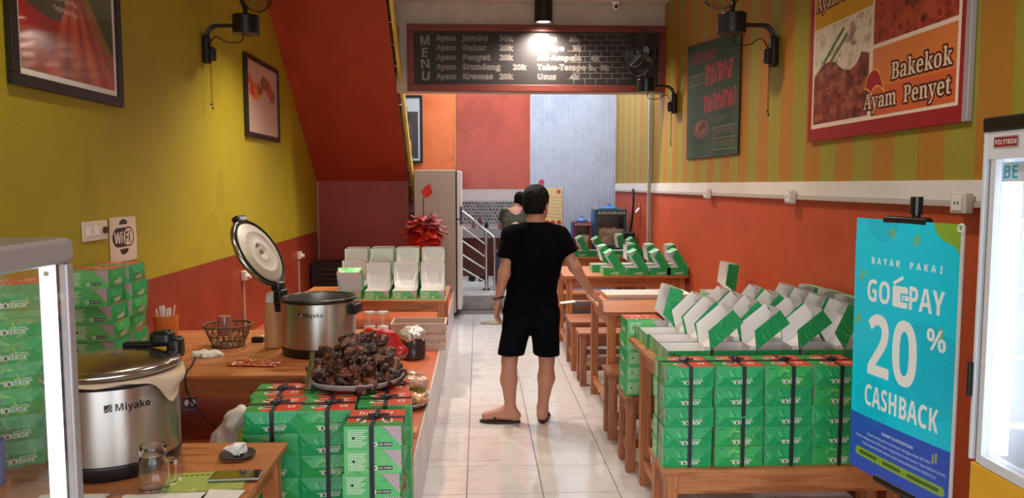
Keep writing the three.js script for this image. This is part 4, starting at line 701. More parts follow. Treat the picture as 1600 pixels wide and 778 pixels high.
// ---------------------------------------------------------------- things on the right wall
function meat(c, x, y, w, h, pal, n, sc = 1) {                                 // printed food photograph: noisy blotches of a palette
  x = Math.round(x); y = Math.round(y); w = Math.round(w); h = Math.round(h);
  const img = c.createImageData(w, h), d = img.data, P = pal.map((q) => [1, 3, 5].map((k) => parseInt(q.slice(k, k + 2), 16)));
  for (let b = 0; b < h; b++) for (let a = 0; a < w; a++) { const f = clamp(0.5 + 0.7 * fbm(a / 38 * sc + n, b / 30 * sc, n, 5) + 0.12 * noise3(a / 4, b / 4, n), 0, 0.999) * (P.length - 1), k = Math.floor(f), i = (b * w + a) * 4; for (let q = 0; q < 3; q++) d[i + q] = lerp(P[k][q], P[k + 1][q], f - k); d[i + 3] = 255; }
  c.putImageData(img, x, y);
}
{ const pw = 1.47, ph = 1.0, tex = cv(1024, 700, (c) => {
    const X = (z) => (4.54 - z) / pw * 1024, Y = (h) => (2.875 - h) / ph * 700;
    c.fillStyle = '#9a1c24'; c.fillRect(0, 0, 1024, 700); c.fillStyle = '#e8d8c4'; c.fillRect(X(4.49), Y(2.83), X(3.1) - X(4.49), Y(1.945) - Y(2.83));
    c.fillStyle = '#cf9a22'; c.fillRect(X(4.48), Y(2.83), X(3.82) - X(4.48), Y(2.51) - Y(2.83));
    meat(c, X(4.47), Y(2.5), X(3.83) - X(4.47), Y(1.97) - Y(2.5), ['#6a5a3a', '#b8a888', '#d8cfb8', '#e6dfcc', '#c8c0a0', '#8a4a50'], 3, 0.6);
    c.strokeStyle = '#56702e'; c.lineWidth = 16; c.beginPath(); c.moveTo(X(4.36), Y(2.3)); c.lineTo(X(4.12), Y(2.46)); c.moveTo(X(4.3), Y(2.28)); c.lineTo(X(4.08), Y(2.42)); c.stroke();
    { const k = document.createElement('canvas'); k.width = 440; k.height = 300; const g = k.getContext('2d'); meat(g, 0, 0, 440, 300, ['#2c0c08', '#5c1c12', '#7c3020', '#8e402c', '#b0694c', '#5a1c14'], 8, 1.2); c.save(); c.beginPath(); c.moveTo(X(4.47), Y(1.97)); c.lineTo(X(4.47), Y(2.24)); c.quadraticCurveTo(X(4.3), Y(2.36), X(4.16), Y(2.26)); c.quadraticCurveTo(X(4.0), Y(2.18), X(3.92), Y(2.3)); c.lineTo(X(3.83), Y(2.28)); c.lineTo(X(3.83), Y(1.97)); c.clip(); c.drawImage(k, X(4.47), Y(2.36)); c.restore(); }
    meat(c, X(3.8), Y(2.83), X(3.12) - X(3.8), Y(2.31) - Y(2.83), ['#40100a', '#7c2216', '#a03a22', '#b8502c', '#8c2a1a', '#5a1810'], 12, 0.9);
    c.fillStyle = '#d67a3a'; c.fillRect(X(3.8), Y(2.29), X(3.12) - X(3.8), Y(2.1) - Y(2.29)); c.fillStyle = '#d0602f'; c.fillRect(X(3.8), Y(2.1), X(3.12) - X(3.8), Y(1.96) - Y(2.1));
    for (const [z, h] of [[3.83, 2.16], [3.83, 2.72]]) { c.fillStyle = '#a81c1c'; c.strokeStyle = '#e8b060'; c.lineWidth = 5; c.beginPath(); c.moveTo(X(z) - 14, Y(h)); c.quadraticCurveTo(X(z) + 60, Y(h) - 60, X(z) + 100, Y(h) + 60); c.quadraticCurveTo(X(z) + 40, Y(h) + 10, X(z) + 10, Y(h) + 70); c.quadraticCurveTo(X(z) + 10, Y(h) + 40, X(z) - 30, Y(h) + 40); c.closePath(); c.fill(); c.stroke(); }
    const txt = (s, x, y, sz) => { c.font = `bold ${sz}px serif`; c.textAlign = 'right'; c.lineWidth = 14; c.lineJoin = 'round'; c.strokeStyle = '#4a1a14'; c.strokeText(s, x, y); c.fillStyle = '#e0c8a8'; c.fillText(s, x, y); };
    txt('Bakekok', X(3.15), Y(2.12), 76); txt('Ayam  Penyet', X(3.15), Y(2.0), 74); txt('Ayam Bakar', X(3.86), Y(2.61), 68);
  });
  const t = thing('food_poster', 'large red-bordered food poster on the striped wall', 'poster', [XR - 0.002, 1.875, -3.8], -Math.PI / 2);
  obj('board', bx(-pw / 2, pw / 2, 0, ph, 0.002, 0.02), mat(0x8a1c20, 0.5), t);
  obj('print', new THREE.PlaneGeometry(pw, ph).translate(0, ph / 2, 0.021), phys(0xffffff, 0.35, { map: tex }), t);
  obj('edge_strip', bx(pw / 2, pw / 2 + 0.035, 0.0, ph, 0.0, 0.024, 0.003), mat(0xb8b0b4, 0.4, { metalness: 0.4 }), t);
  const tex2 = cv(1024, 700, (c) => {
    leaves(c, 0, 0, 1024, 700, '#16402c', ['#1c4a34', '#123826', '#1f5238'], 18);
    const scrawl = (x, y, w, h, col, n) => { c.strokeStyle = col; c.lineWidth = h * 0.17; for (let k = 0; k < n; k++) { const q = x + w * k / n, s = w / n * 0.7; c.beginPath(); c.moveTo(q, y + h); c.lineTo(q + s * 0.1, y); c.lineTo(q + s, y + (k % 3) * h * 0.3); c.lineTo(q + s * (k % 2 ? 1 : 0.3), y + h); c.stroke(); } };
    scrawl(60, 50, 560, 66, '#8a2a34', 11); scrawl(400, 150, 520, 110, '#c0303c', 7); scrawl(380, 330, 600, 96, '#b82c38', 10); scrawl(70, 190, 260, 34, '#5a4a3a', 9);
    scrawl(600, 470, 220, 30, '#6a5a48', 7); scrawl(590, 540, 380, 36, '#6a5a48', 10); scrawl(590, 610, 380, 36, '#6a5a48', 11);
    c.strokeStyle = '#b09a70'; c.lineWidth = 3; for (const y of [180, 236, 530, 594, 660]) { c.beginPath(); c.moveTo(y < 300 ? 40 : 580, y); c.lineTo(y < 300 ? 360 : 990, y); c.stroke(); }
    c.strokeStyle = '#4f8a58'; c.lineWidth = 3; for (let k = 0; k < 30; k++) { c.beginPath(); c.moveTo(30 + k * 33, 700); c.lineTo(36 + k * 33, 640 - 30 * rnd()); c.stroke(); }
    c.fillStyle = '#6a4038'; c.beginPath(); c.ellipse(330, 520, 150, 60, 0, 0, 7); c.fill(); c.fillStyle = '#8a5a48'; c.beginPath(); c.ellipse(330, 505, 110, 40, 0, 0, 7); c.fill(); c.fillStyle = '#4a2a24'; for (let k = 0; k < 14; k++) { c.beginPath(); c.ellipse(250 + rnd() * 160, 490 + rnd() * 30, 24, 12, rnd() * 3, 0, 7); c.fill(); } });
  const o = thing('cloth_poster', 'dark green cloth poster with red lettering on the striped wall', 'poster', [XR - 0.004, 1.86, -6.515], -Math.PI / 2);
  const pg = new THREE.PlaneGeometry(1.47, 0.97, 30, 12), pp = pg.attributes.position; for (let i = 0; i < pp.count; i++) pp.setXYZ(i, pp.getX(i), pp.getY(i) - pp.getX(i) * (pp.getY(i) > 0 ? 0.1 : 0.015) * Math.abs(pp.getY(i)) * 2, 0.012 + 0.008 * Math.sin(pp.getX(i) * 9) * (0.6 - pp.getY(i))); pg.computeVertexNormals();
  obj('cloth', pg.translate(0, 0.485, 0), mat(0xffffff, 0.6, { map: tex2 }), o);
  obj('hem_rod', [bar([-0.73, 0.005, 0.012], [0.73, 0.0, 0.012], 0.006), bar([-0.73, 1.04, 0.012], [0.73, 0.9, 0.012], 0.006)], M.black, o);
}
for (const [z, l] of [[-6.44, 'white double socket on the rail under the green cloth poster'], [-4.7, 'white socket on the rail under the large food poster'], [-3.0, 'white socket on the rail beside the glass-door fridge']]) {
  const t = thing('wall_socket', l, 'socket', [XR - 0.0305, 1.548, z]); obj('box', bx(-0.035, 0, -0.042, 0.042, -0.05, 0.05, 0.006), M.offwhite, t);
  obj('face', bx(-0.04, -0.035, -0.03, 0.03, -0.032, 0.032, 0.002), M.white, t); obj('pin_holes', [bx(-0.0412, -0.0398, -0.006, 0.006, -0.014, -0.008), bx(-0.0412, -0.0398, -0.006, 0.006, 0.008, 0.014)], M.black, t);
}
// ---------------------------------------------------------------- banner on a stand
{ const L = 0.5, H = 0.937, tex = cv(1024, 1920, (c) => {
    c.fillStyle = '#00dcfa'; c.fillRect(0, 0, 1024, 1920); c.fillStyle = '#2e58cc'; c.fillRect(0, 1490, 1024, 430);
    c.fillStyle = '#8fb83a'; c.beginPath(); c.moveTo(780, 0); c.quadraticCurveTo(820, 110, 930, 130); c.quadraticCurveTo(990, 150, 1024, 220); c.lineTo(1024, 0); c.fill();
    const hatch = (x, y, r, col, dots) => { c.save(); c.beginPath(); c.arc(x, y, r, 0, 7); c.clip(); c.strokeStyle = c.fillStyle = col; c.lineWidth = 5; for (let k = -r; k < r; k += 22) { if (dots) for (let j = -r; j < r; j += 26) c.fillRect(x + j, y + k, 12, 9); else { c.beginPath(); c.moveTo(x - r, y + k - r * 0.4); c.lineTo(x + r, y + k + r * 0.4); c.stroke(); } } c.restore(); };
    hatch(300, 0, 170, '#0798c0'); hatch(770, 1010, 330, '#079fca'); hatch(240, 1370, 190, '#0a9cc4', true);
    c.fillStyle = '#9fb84a'; for (const [x, y, a] of [[400, 90, 0.9], [880, 720, 0.8], [90, 420, 2], [60, 760, 2], [870, 1570, 1.6], [640, 120, 1.5]]) { c.save(); c.translate(x, y); c.rotate(a); c.fillRect(-34, -22, 68, 16); c.fillRect(-20, 4, 68, 16); c.restore(); }
    c.fillStyle = '#ffffff'; c.textAlign = 'center'; c.font = 'bold 66px sans-serif'; 'BAYAR PAKAI'.split('').forEach((s, k) => c.fillText(s, 210 + k * 66, 330));
    c.font = 'bold 210px sans-serif'; c.save(); c.translate(280, 610); c.scale(0.86, 1.08); c.fillText('GO', 0, 0); c.restore(); c.save(); c.translate(745, 610); c.scale(0.86, 1.08); c.fillText('PAY', 0, 0); c.restore();
    c.beginPath(); c.roundRect(432, 462, 150, 150, 18); c.fill(); c.save(); c.translate(500, 440); c.rotate(-0.5); c.fillRect(-60, -34, 110, 24); c.restore(); c.fillStyle = '#00dcfa'; c.beginPath(); c.roundRect(512, 508, 90, 62, 12); c.fill(); c.fillStyle = '#ffffff'; c.fillRect(526, 522, 70, 34); c.fillStyle = '#00dcfa'; c.beginPath(); c.arc(548, 539, 9, 0, 7); c.fill();
    c.fillStyle = '#ffffff'; c.save(); c.translate(430, 1160); c.scale(0.86, 1.12); c.font = 'bold 570px sans-serif'; c.fillText('20', 0, 0); c.restore(); c.font = 'bold 200px sans-serif'; c.fillText('%', 850, 850);
    c.font = 'bold 220px sans-serif'; c.save(); c.translate(520, 1400); c.scale(0.66, 1.0); c.fillText('CASHBACK', 0, 0); c.restore();
    c.fillStyle = '#dfe6f4'; c.font = 'bold 30px sans-serif'; c.fillText('SYARAT & KETENTUAN', 520, 1580); c.font = '28px sans-serif'; c.fillText('Dapat pembayaran di tempat menggunakan GO-PAY', 520, 1626, 640); c.fillText('Cashback maksimum Rp10.000/transaksi • Hanya berlaku di outlet tertentu • Tanpa minimum transaksi', 520, 1668, 900); c.fillText('Promo dapat berubah sewaktu-waktu tanpa pemberitahuan sebelumnya', 520, 1710, 740);
    c.fillStyle = '#8fb83a'; c.beginPath(); c.roundRect(70, 1745, 900, 66, 33); c.fill(); c.fillStyle = '#4a6a2a'; for (const [x, w] of [[120, 200], [350, 6], [380, 190], [600, 6], [630, 290]]) c.fillRect(x, 1764, w, 28);
  });
  const t = thing('promotion_banner', 'turquoise promotion banner on a black pole stand beside the fridge', 'banner', [1.4635, 0, -2.554], -80 * Math.PI / 180);
  const g = new THREE.PlaneGeometry(L, H, 12, 16), p = g.attributes.position; for (let i = 0; i < p.count; i++) p.setZ(i, 0.006 * Math.cos(p.getX(i) * 6) + 0.003 * Math.sin(p.getY(i) * 5)); g.computeVertexNormals();
  obj('print', g.translate(0, 0.562 + H / 2, 0.012), phys(0xffffff, 0.3, { map: tex }), t);
  obj('edge_roll', [bar([L / 2, 0.565, 0.012], [L / 2, 1.49, 0.012], 0.006), new THREE.TorusGeometry(0.012, 0.004, 8, 18).translate(L / 2 - 0.004, 1.486, 0.016)], M.white, t);
  for (const y of [1.497, 0.562]) obj('clamp', [new THREE.CylinderGeometry(0.016, 0.016, 0.2, 18).rotateZ(Math.PI / 2).translate(0, y, 0.006)], M.blackPlastic, t);
  obj('pole', [bar([0, 0.1, -0.028], [0, 1.56, -0.028], 0.014, 14), cyl(0.02, 0.02, 0.06, 0, 1.52, -0.028, 18), bar([0, 1.497, -0.028], [0, 1.497, 0.0], 0.01), bar([0, 0.562, -0.028], [0, 0.562, 0.0], 0.01)], M.blackPlastic, t);
  for (let k = 0; k < 3; k++) { const a = k * 2.094 + 0.5; obj('foot', tube([[0, 0.3, -0.028], [0.1 * Math.cos(a), 0.2, -0.028 + 0.1 * Math.sin(a)], [0.2 * Math.cos(a), 0.012, -0.028 + 0.2 * Math.sin(a)]], 0.009, 14, 8), M.blackPlastic, t); }
}
// ---------------------------------------------------------------- glass-door fridge at the right edge
{ const t = thing('display_fridge', 'white upright drinks fridge with a lit frosted glass door', 'fridge', [1.40, 0, -1.79]);   // front faces -x, far edge z = -2.09
  const W = 0.30, D = 0.56;
  obj('cabinet', [bx(0.05, D, 0.05, 1.79, -W, -W + 0.03, 0.006), bx(0.05, D, 0.05, 1.79, W - 0.03, W), bx(D - 0.03, D, 0.05, 1.79, -W, W), bx(0.05, D, 1.74, 1.79, -W, W), bx(0.05, D, 0.05, 0.8, -W + 0.03, W - 0.03)], mat(0xd6d8dc, 0.4), t);
  obj('top_cap', bx(-0.004, D, 1.765, 1.805, -W - 0.003, W + 0.003, 0.006), M.black, t);
  const kt = cv(256, 128, (c) => { c.fillStyle = '#f2b420'; c.fillRect(0, 0, 256, 128); c.fillStyle = '#e8aa1c'; for (let i = 0; i < 20; i++) c.fillRect(rnd() * 256, rnd() * 128, 20, 3); });
  obj('kick_panel', bx(0, 0.048, 0.06, 0.835, -W + 0.012, W, 0.004), mat(0xffffff, 0.4, { map: kt }), t);
  const dr = obj('door', [bx(0, 0.045, 0.84, 1.764, -W, -W + 0.012, 0.003), bx(0.004, 0.045, 0.84, 1.764, -W + 0.03, -W + 0.05), bx(0, 0.045, 0.84, 1.764, W - 0.05, W), bx(0.002, 0.045, 1.69, 1.764, -W + 0.012, W - 0.05), bx(0.002, 0.045, 0.838, 0.865, -W + 0.05, W - 0.05)], M.aluWhite, t);
  obj('gasket', bx(0.014, 0.045, 0.84, 1.69, -W + 0.012, -W + 0.03), mat(0x6a7078, 0.5), dr);
  obj('glass', bx(0.02, 0.026, 0.865, 1.69, -W + 0.05, W - 0.05), phys(0xf4f8ff, 0.45, { transmission: 0.92, thickness: 0 }), dr);
  obj('lock', bx(-0.012, 0.01, 1.02, 1.12, -W - 0.006, -W + 0.006, 0.003), M.black, dr);
  const lg = cv(256, 80, (c) => { c.fillStyle = '#8a1c20'; c.fillRect(0, 0, 256, 80); c.strokeStyle = '#e4c0c0'; c.lineWidth = 4; c.strokeRect(4, 4, 248, 72); c.fillStyle = '#f4ecec'; c.font = 'bold 50px sans-serif'; c.textAlign = 'center'; c.fillText('POLYTRON', 128, 58, 230); });
  obj('badge', new THREE.PlaneGeometry(0.095, 0.03).rotateY(-Math.PI / 2).translate(0.0, 1.735, -W + 0.09), mat(0xffffff, 0.3, { map: lg }), dr).userData.label = 'dark red maker badge';
  const st = cv(256, 96, (c) => { c.fillStyle = '#d8e6ee'; c.fillRect(0, 0, 256, 96); c.font = 'bold 92px sans-serif'; c.fillStyle = '#2ab4d0'; c.fillText('BE', 8, 80); });
  obj('sticker', new THREE.PlaneGeometry(0.14, 0.052).rotateY(-Math.PI / 2).translate(0.0185, 1.655, -W + 0.125), mat(0xffffff, 0.4, { map: st }), dr);
  for (let k = 0; k < 4; k++) obj('shelf', bx(0.07, D - 0.05, 0.95 + k * 0.19, 0.956 + k * 0.19, -W + 0.04, W - 0.04), M.white, t);
  obj('light_tube', cyl(0.012, 0.012, 0.8, 0.06, 0.87, -W + 0.06, 16), new THREE.MeshStandardMaterial({ color: 0xffffff, emissive: new THREE.Color(0.9, 0.96, 1), emissiveIntensity: 7 }), t);
  obj('light_tube', cyl(0.012, 0.012, 0.8, 0.06, 0.87, W - 0.06, 16), new THREE.MeshStandardMaterial({ color: 0xffffff, emissive: new THREE.Color(0.9, 0.96, 1), emissiveIntensity: 7 }), t);
  for (const z of [-W + 0.075, W - 0.075]) { const l = new THREE.RectAreaLight(new THREE.Color(0.92, 0.97, 1), 22, 0.02, 0.78); l.position.set(1.40 + 0.078, 1.27, -1.79 + z); l.lookAt(1.9, 1.27, -1.79); scene.add(l); }
}
// ---------------------------------------------------------------- display case at the left edge
{ const t = thing('display_case', 'aluminium-framed glass display case with a light strip in its corner', 'display case', [-1.13, 0, -1.15]), X = 0.33, Zf = -0.395, Zn = 0.42, y0 = 0.62, y1 = 1.468;
  obj('base', bx(-X, X, 0.02, y0, Zf, Zn, 0.01), mat(0xb9b2b0, 0.5), t);
  for (const [x, z] of [[X - 0.024, Zf], [-X, Zf], [X - 0.024, Zn - 0.024], [-X, Zn - 0.024]]) obj('post', bx(x + (x > 0 ? 0.006 : 0), x + 0.024, y0, y1, z, z + 0.024, 0.004), M.alu, t);
  obj('roof', bx(-X - 0.004, X + 0.004, y1, y1 + 0.05, Zf - 0.004, Zn + 0.004, 0.014), M.alu, t);
  obj('pane', bx(X - 0.008, X - 0.004, y0, y1, Zf + 0.024, Zn - 0.024), M.glass, t); obj('pane', bx(-X + 0.024, X - 0.024, y0, y1, Zf + 0.004, Zf + 0.008), M.glass, t);
  obj('light_strip', bx(X - 0.058, X - 0.024, y0, y1 - 0.002, Zf + 0.012, Zf + 0.02, 0.003), new THREE.MeshStandardMaterial({ color: 0xffffff, emissive: new THREE.Color(0.8, 0.93, 1), emissiveIntensity: 1.0 }), t);
  obj('screw', new THREE.CylinderGeometry(0.005, 0.005, 0.004, 14).rotateX(Math.PI / 2).translate(X - 0.041, y1 - 0.02, Zf + 0.022), M.chrome, t);
  obj('gasket', bx(X - 0.0238, X - 0.018, y0, y1, Zf + 0.006, Zf + 0.02), mat(0x2c2c38, 0.6), t);
  const l = new THREE.RectAreaLight(new THREE.Color(0.82, 0.93, 1), 1.2, 0.034, 0.82); l.position.set(-1.13 + X - 0.041, 1.05, -1.15 + Zf + 0.024); l.lookAt(-1.13 + X - 0.041, 1.05, 2); scene.add(l);
}

// ---------------------------------------------------------------- the back of the shop
{ const t = thing('refrigerator', 'tall beige refrigerator with a white door beside the stair', 'refrigerator', [-0.5, 0, -9.6]);
  obj('cabinet', bx(-0.28, 0.22, 0.06, 1.8, -0.28, 0.28, 0.012), M.fridgeSide, t);
  obj('gasket', bx(0.22, 0.234, 0.1, 1.79, -0.27, 0.27), M.rubber, t);
  const d = obj('door', [bx(0.234, 0.29, 0.1, 1.2, -0.278, 0.278, 0.01), bx(0.234, 0.29, 1.21, 1.79, -0.278, 0.278, 0.01)], M.white, t);
  obj('handle', bx(0.27, 0.298, 1.14, 1.36, 0.255, 0.286, 0.006), M.black, d);
  for (const s of [-1, 1]) obj('foot', cyl(0.02, 0.025, 0.06, 0.12 * s, 0, 0.22, 14), M.black, t);
}
{ // red artificial leaves in a tall pot
  const t = thing('artificial_plant', 'bunch of glossy red artificial leaves in front of the refrigerator', 'plant', [-0.6, 0.35, -8.8]);
  obj('pot', lathe([[0, 0], [0.1, 0], [0.13, 0.2], [0.14, 0.42], [0.15, 0.43], [0.13, 0.43], [0.12, 0.4], [0, 0.4]], 28), mat(0x4a3028, 0.6), t);
  const lg = (() => { const g = new THREE.PlaneGeometry(0.1, 0.17, 6, 10), p = g.attributes.position; for (let i = 0; i < p.count; i++) { const v = clamp(p.getY(i) / 0.17 + 0.5, 0, 1), u = p.getX(i) / 0.05, w = Math.sin(Math.PI * Math.pow(v, 0.75)) * 0.95; p.setXYZ(i, u * 0.062 * w + 0.006 * Math.sin(v * 16), v * 0.17, 0.035 * Math.sin(v * 2.2) + 0.016 * u * u * w); } g.computeVertexNormals(); return g; })();
  const lm = [0xc41e0c, 0xd82c10, 0xa0180a, 0xd0402a].map((c) => phys(c, 0.4, { transmission: 0.12, thickness: 0, clearcoat: 0.15 })), pink = phys(0xd88a8e, 0.3, { clearcoat: 0.5 });
  for (let k = 0; k < 170; k++) {
    const y = 1 - 2 * (k + 0.5) / 170, a = k * 2.39996, q = Math.sqrt(1 - y * y) * rr(0.55, 1), l = obj('leaf', lg, y > 0.45 && Math.cos(a) > 0.1 ? pink : lm[Math.floor(rnd() * 4)], t);
    l.position.set(0.17 * q * Math.cos(a), 0.74 + 0.2 * y * rr(0.8, 1), 0.15 * q * Math.sin(a)); l.rotation.set(lerp(2.9, 1.3, y * 0.5 + 0.5) + rr(-0.4, 0.4), -a + Math.PI / 2, rr(-0.7, 0.7), 'YXZ'); l.scale.setScalar(rr(0.7, 1.05));
  }
  obj('stem', [tube([[0, 0.38, 0], [-0.02, 0.7, 0], [-0.03, 1.06, 0.02], [-0.02, 1.2, 0.02]], 0.006, 16, 6), tube([[0, 0.38, 0], [0.04, 0.7, 0], [0.06, 0.95, 0]], 0.006, 16, 6)], mat(0x5a3a20, 0.7), t);
  const l = obj('leaf', lg, lm[1], t); l.position.set(-0.02, 1.13, 0.02); l.rotation.set(0.1, 0.3, -0.35);
}
framed('framed_picture', 'black and white framed panel hanging on the orange board above the refrigerator', [-1.1, 1.93, -11.03], 0.62, 0.95, cv(128, 200, (c) => { c.fillStyle = '#4a4248'; c.fillRect(0, 0, 128, 200); c.fillStyle = '#c8ccd4'; c.fillRect(0, 0, 128, 40); c.fillStyle = '#2a3038'; c.fillRect(20, 52, 80, 12); c.fillStyle = '#5a5258'; c.fillRect(16, 80, 90, 100); }), { turn: -Math.PI / 2, fr: 0.035, mw: 0.03, matte: mat(0xc4d2e4, 0.5) });
{ // stainless railing on the step
  const t = thing('stair_railing', 'stainless steel handrail with sloping bars on the grey step', 'railing', [0, 0.19, -10.4]);
  obj('handrail', tube([[-0.3, 1.13, 0], [-0.1, 0.98, 0], [0.06, 0.84, 0], [0.16, 0.76, 0.02], [0.2, 0.72, 0.06], [0.21, 0.64, 0.06], [0.21, 0.0, 0.06]], 0.02, 50, 12), M.chrome, t);
  obj('post', [bar([0.1, 0, 0], [0.1, 0.8, 0], 0.026, 14), cyl(0.05, 0.055, 0.02, 0.1, 0, 0, 20)], M.chrome, t);
  obj('post', bar([-0.28, 0, 0], [-0.28, 1.1, 0], 0.02, 12), M.chrome, t);
  for (let k = 0; k < 4; k++) obj('bar', bar([-0.28, 0.9 - k * 0.19, 0], [0.1, 0.62 - k * 0.17, 0], 0.013, 10), M.chrome, t);
}
{ // wash trough at the rear wall
  const t = thing('wash_basin', 'white wash trough on a brown brick base at the rear', 'basin', [0.2, 0.19, -12.35]);
  obj('base', uvm(bx(-0.6, 0.6, 0, 0.6, -0.3, 0.28)), paint([[92, 50, 40], [110, 62, 50], [80, 44, 36]], 0.7, 80, 6), t);
  obj('trough', [bx(-0.62, 0.62, 0.6, 0.64, -0.32, 0.3, 0.008), bx(-0.62, 0.62, 0.64, 0.76, 0.26, 0.3, 0.008), bx(-0.62, -0.58, 0.64, 0.76, -0.32, 0.3, 0.008), bx(0.58, 0.62, 0.64, 0.76, -0.32, 0.3, 0.008)], mat(0xc9d2da, 0.35), t);
  for (const [x, c, l, h] of [[0.02, 0x7a4a5a, 'small plum bottle standing on the wash trough rim', 0.17], [-0.08, 0xb07888, 'small pink bottle standing on the wash trough rim', 0.12], [0.12, 0x3a3a44, 'small dark bottle standing on the wash trough rim', 0.1]]) { const b = obj('bottle', lathe([[0, 0], [0.03, 0], [0.032, h * 0.6], [0.012, h * 0.75], [0.012, h], [0, h]], 18), mat(c, 0.4)); b.position.set(x, 0.95, -12.07); tag(b, l, 'bottle'); }
  for (const s of [-1, 1]) { const sh = obj('shoe', nets((x, y, z) => Math.max(smin(cap(x, y, z, [0, 0.03, 0.09], [0, 0.028, -0.09], 0.05, 0.042), cap(x, y, z, [0, 0.05, 0.08], [0, 0.07, 0.09], 0.045, 0.04), 0.03), -y), [-0.08, -0.01, -0.16], [0.08, 0.14, 0.17], 0.012), M.black); sh.position.set(-0.03 + s * 0.075, 0.19, -11.5); tag(sh, 'black shoe left on the grey step behind the railing', 'shoe', 'pair of black shoes'); }
  const bk = thing('bucket', 'blue grey plastic bucket beside the railing', 'bucket', [0.36, 0.19, -10.6]);
  obj('shell', lathe([[0, 0], [0.13, 0], [0.16, 0.5], [0.17, 0.51], [0.165, 0.52], [0.15, 0.5], [0.12, 0.01], [0, 0.01]], 32), mat(0x4a5c78, 0.5), bk); obj('handle', tube([[-0.165, 0.5, 0], [-0.12, 0.58, 0.04], [0, 0.62, 0.06], [0.12, 0.58, 0.04], [0.165, 0.5, 0]], 0.006, 24, 6), M.black, bk);
  const cl = obj('floor_cloth', crumple(nets((x, y, z) => Math.max(Math.hypot(x / 3, y * 1.6, z / 1.4) - 0.06 + 0.03 * fbm(x * 14, y * 14, z * 14), -y), [-0.26, -0.01, -0.14], [0.26, 0.1, 0.14], 0.012), 0.004, 40, 2), mat(0x9a9484, 0.95)); cl.position.set(0.19, 0.001, -8.9); tag(cl, 'crumpled grey cloth lying on the aisle tiles by the stool', 'cloth');
}
{ // cracker tins
  const tin = (label, x, z, w, h, d, c, c2, text, sz) => {
    const t = thing('cracker_tin', label, 'tin', [x, 0.775, z]);
    obj('body', [bx(-w / 2, w / 2, 0, 0.14 * h, -d / 2, d / 2, 0.006), bx(-w / 2, w / 2, 0.84 * h, h, -d / 2, d / 2, 0.006), bx(-w / 2, -w / 2 + 0.035, 0.14 * h, 0.84 * h, -d / 2, d / 2), bx(w / 2 - 0.035, w / 2, 0.14 * h, 0.84 * h, -d / 2, d / 2), bx(-w / 2, w / 2, 0.14 * h, 0.84 * h, -d / 2, -d / 2 + 0.01)], mat(c, 0.45), t);
    obj('glass_front', bx(-w / 2 + 0.035, w / 2 - 0.035, 0.14 * h, 0.84 * h, d / 2 - 0.01, d / 2 - 0.006), M.glass, t);
    obj('crackers', crumple(new THREE.BoxGeometry(w - 0.08, h * 0.4, d - 0.05, 14, 8, 8).translate(0, h * 0.34, 0), 0.03, 22, x), mat(0xb8a894, 0.8), t);
    const tx = cv(256, 64, (k) => { k.fillStyle = c2; k.fillRect(0, 0, 256, 64); k.fillStyle = '#d8ddd4'; k.font = 'bold 46px serif'; k.textAlign = 'center'; k.fillText(text, 128, 48, 244); });
    obj('name_band', new THREE.PlaneGeometry(w * 0.96, 0.12 * h).translate(0, 0.92 * h, d / 2 + 0.001), mat(0xffffff, 0.5, { map: tx }), t);
    obj('lid', [lathe([[0, h + 0.05], [0.02, h + 0.05], [0.03, h + 0.045], [w * 0.3, h + 0.02], [w * 0.32, h], [0, h]], 28), new THREE.SphereGeometry(0.016, 12, 8).translate(0, h + 0.058, 0)], mat(0x2a70b8, 0.4), t);
    obj('side_band', [bx(-w / 2 - 0.012, -w / 2 - 0.001, 0.05 * h, 0.96 * h, -d / 2, d / 2 - 0.02)], mat(0x2a62a8, 0.45), t);
  };
  tin('large green and blue glass-fronted cracker tin lettered in white', 1.70, -9.98, 0.4, 0.53, 0.34, 0x2c4a4a, '#1f4038', 'ANUGRAH', 44);
  tin('small dark red glass-fronted cracker tin with a blue lid', 1.34, -9.96, 0.24, 0.37, 0.24, 0x7a1c2c, '#7a1c2c', 'ANUGRAH', 40);
  const b = obj('black_case', new RoundedBoxGeometry(0.15, 0.26, 0.2, 2, 0.02).translate(0, 0.13, 0), M.blackMatte); b.position.set(1.86, 0.775, -9.5); tag(b, 'black box standing by the orange wall near the tins', 'box');
  const cb = obj('hose', tube([[1.95, 1.55, -9.7], [1.93, 1.56, -9.55], [1.92, 1.5, -9.48], [1.91, 1.3, -9.46], [1.9, 1.12, -9.5], [1.88, 1.04, -9.5]], 0.012, 40, 8), M.rubber); tag(cb, 'black cable hanging down the orange wall beside the tins', 'cable');
  const lm = thing('clip_lamp', 'small silver clip hanging on the orange wall by the black cable', 'clip', [1.955, 1.34, -9.3]); obj('clip', [beam([0, 0, 0], [-0.06, -0.05, 0.09], 0.03, 0.012, 0.004), beam([0, 0.02, 0], [0, 0.06, -0.02], 0.01, 0.01)], mat(0xd0cccc, 0.3, { metalness: 0.4 }), lm); obj('string', bar([0.01, 0.05, 0], [0.015, -0.25, 0.0], 0.003), M.black, lm);
}
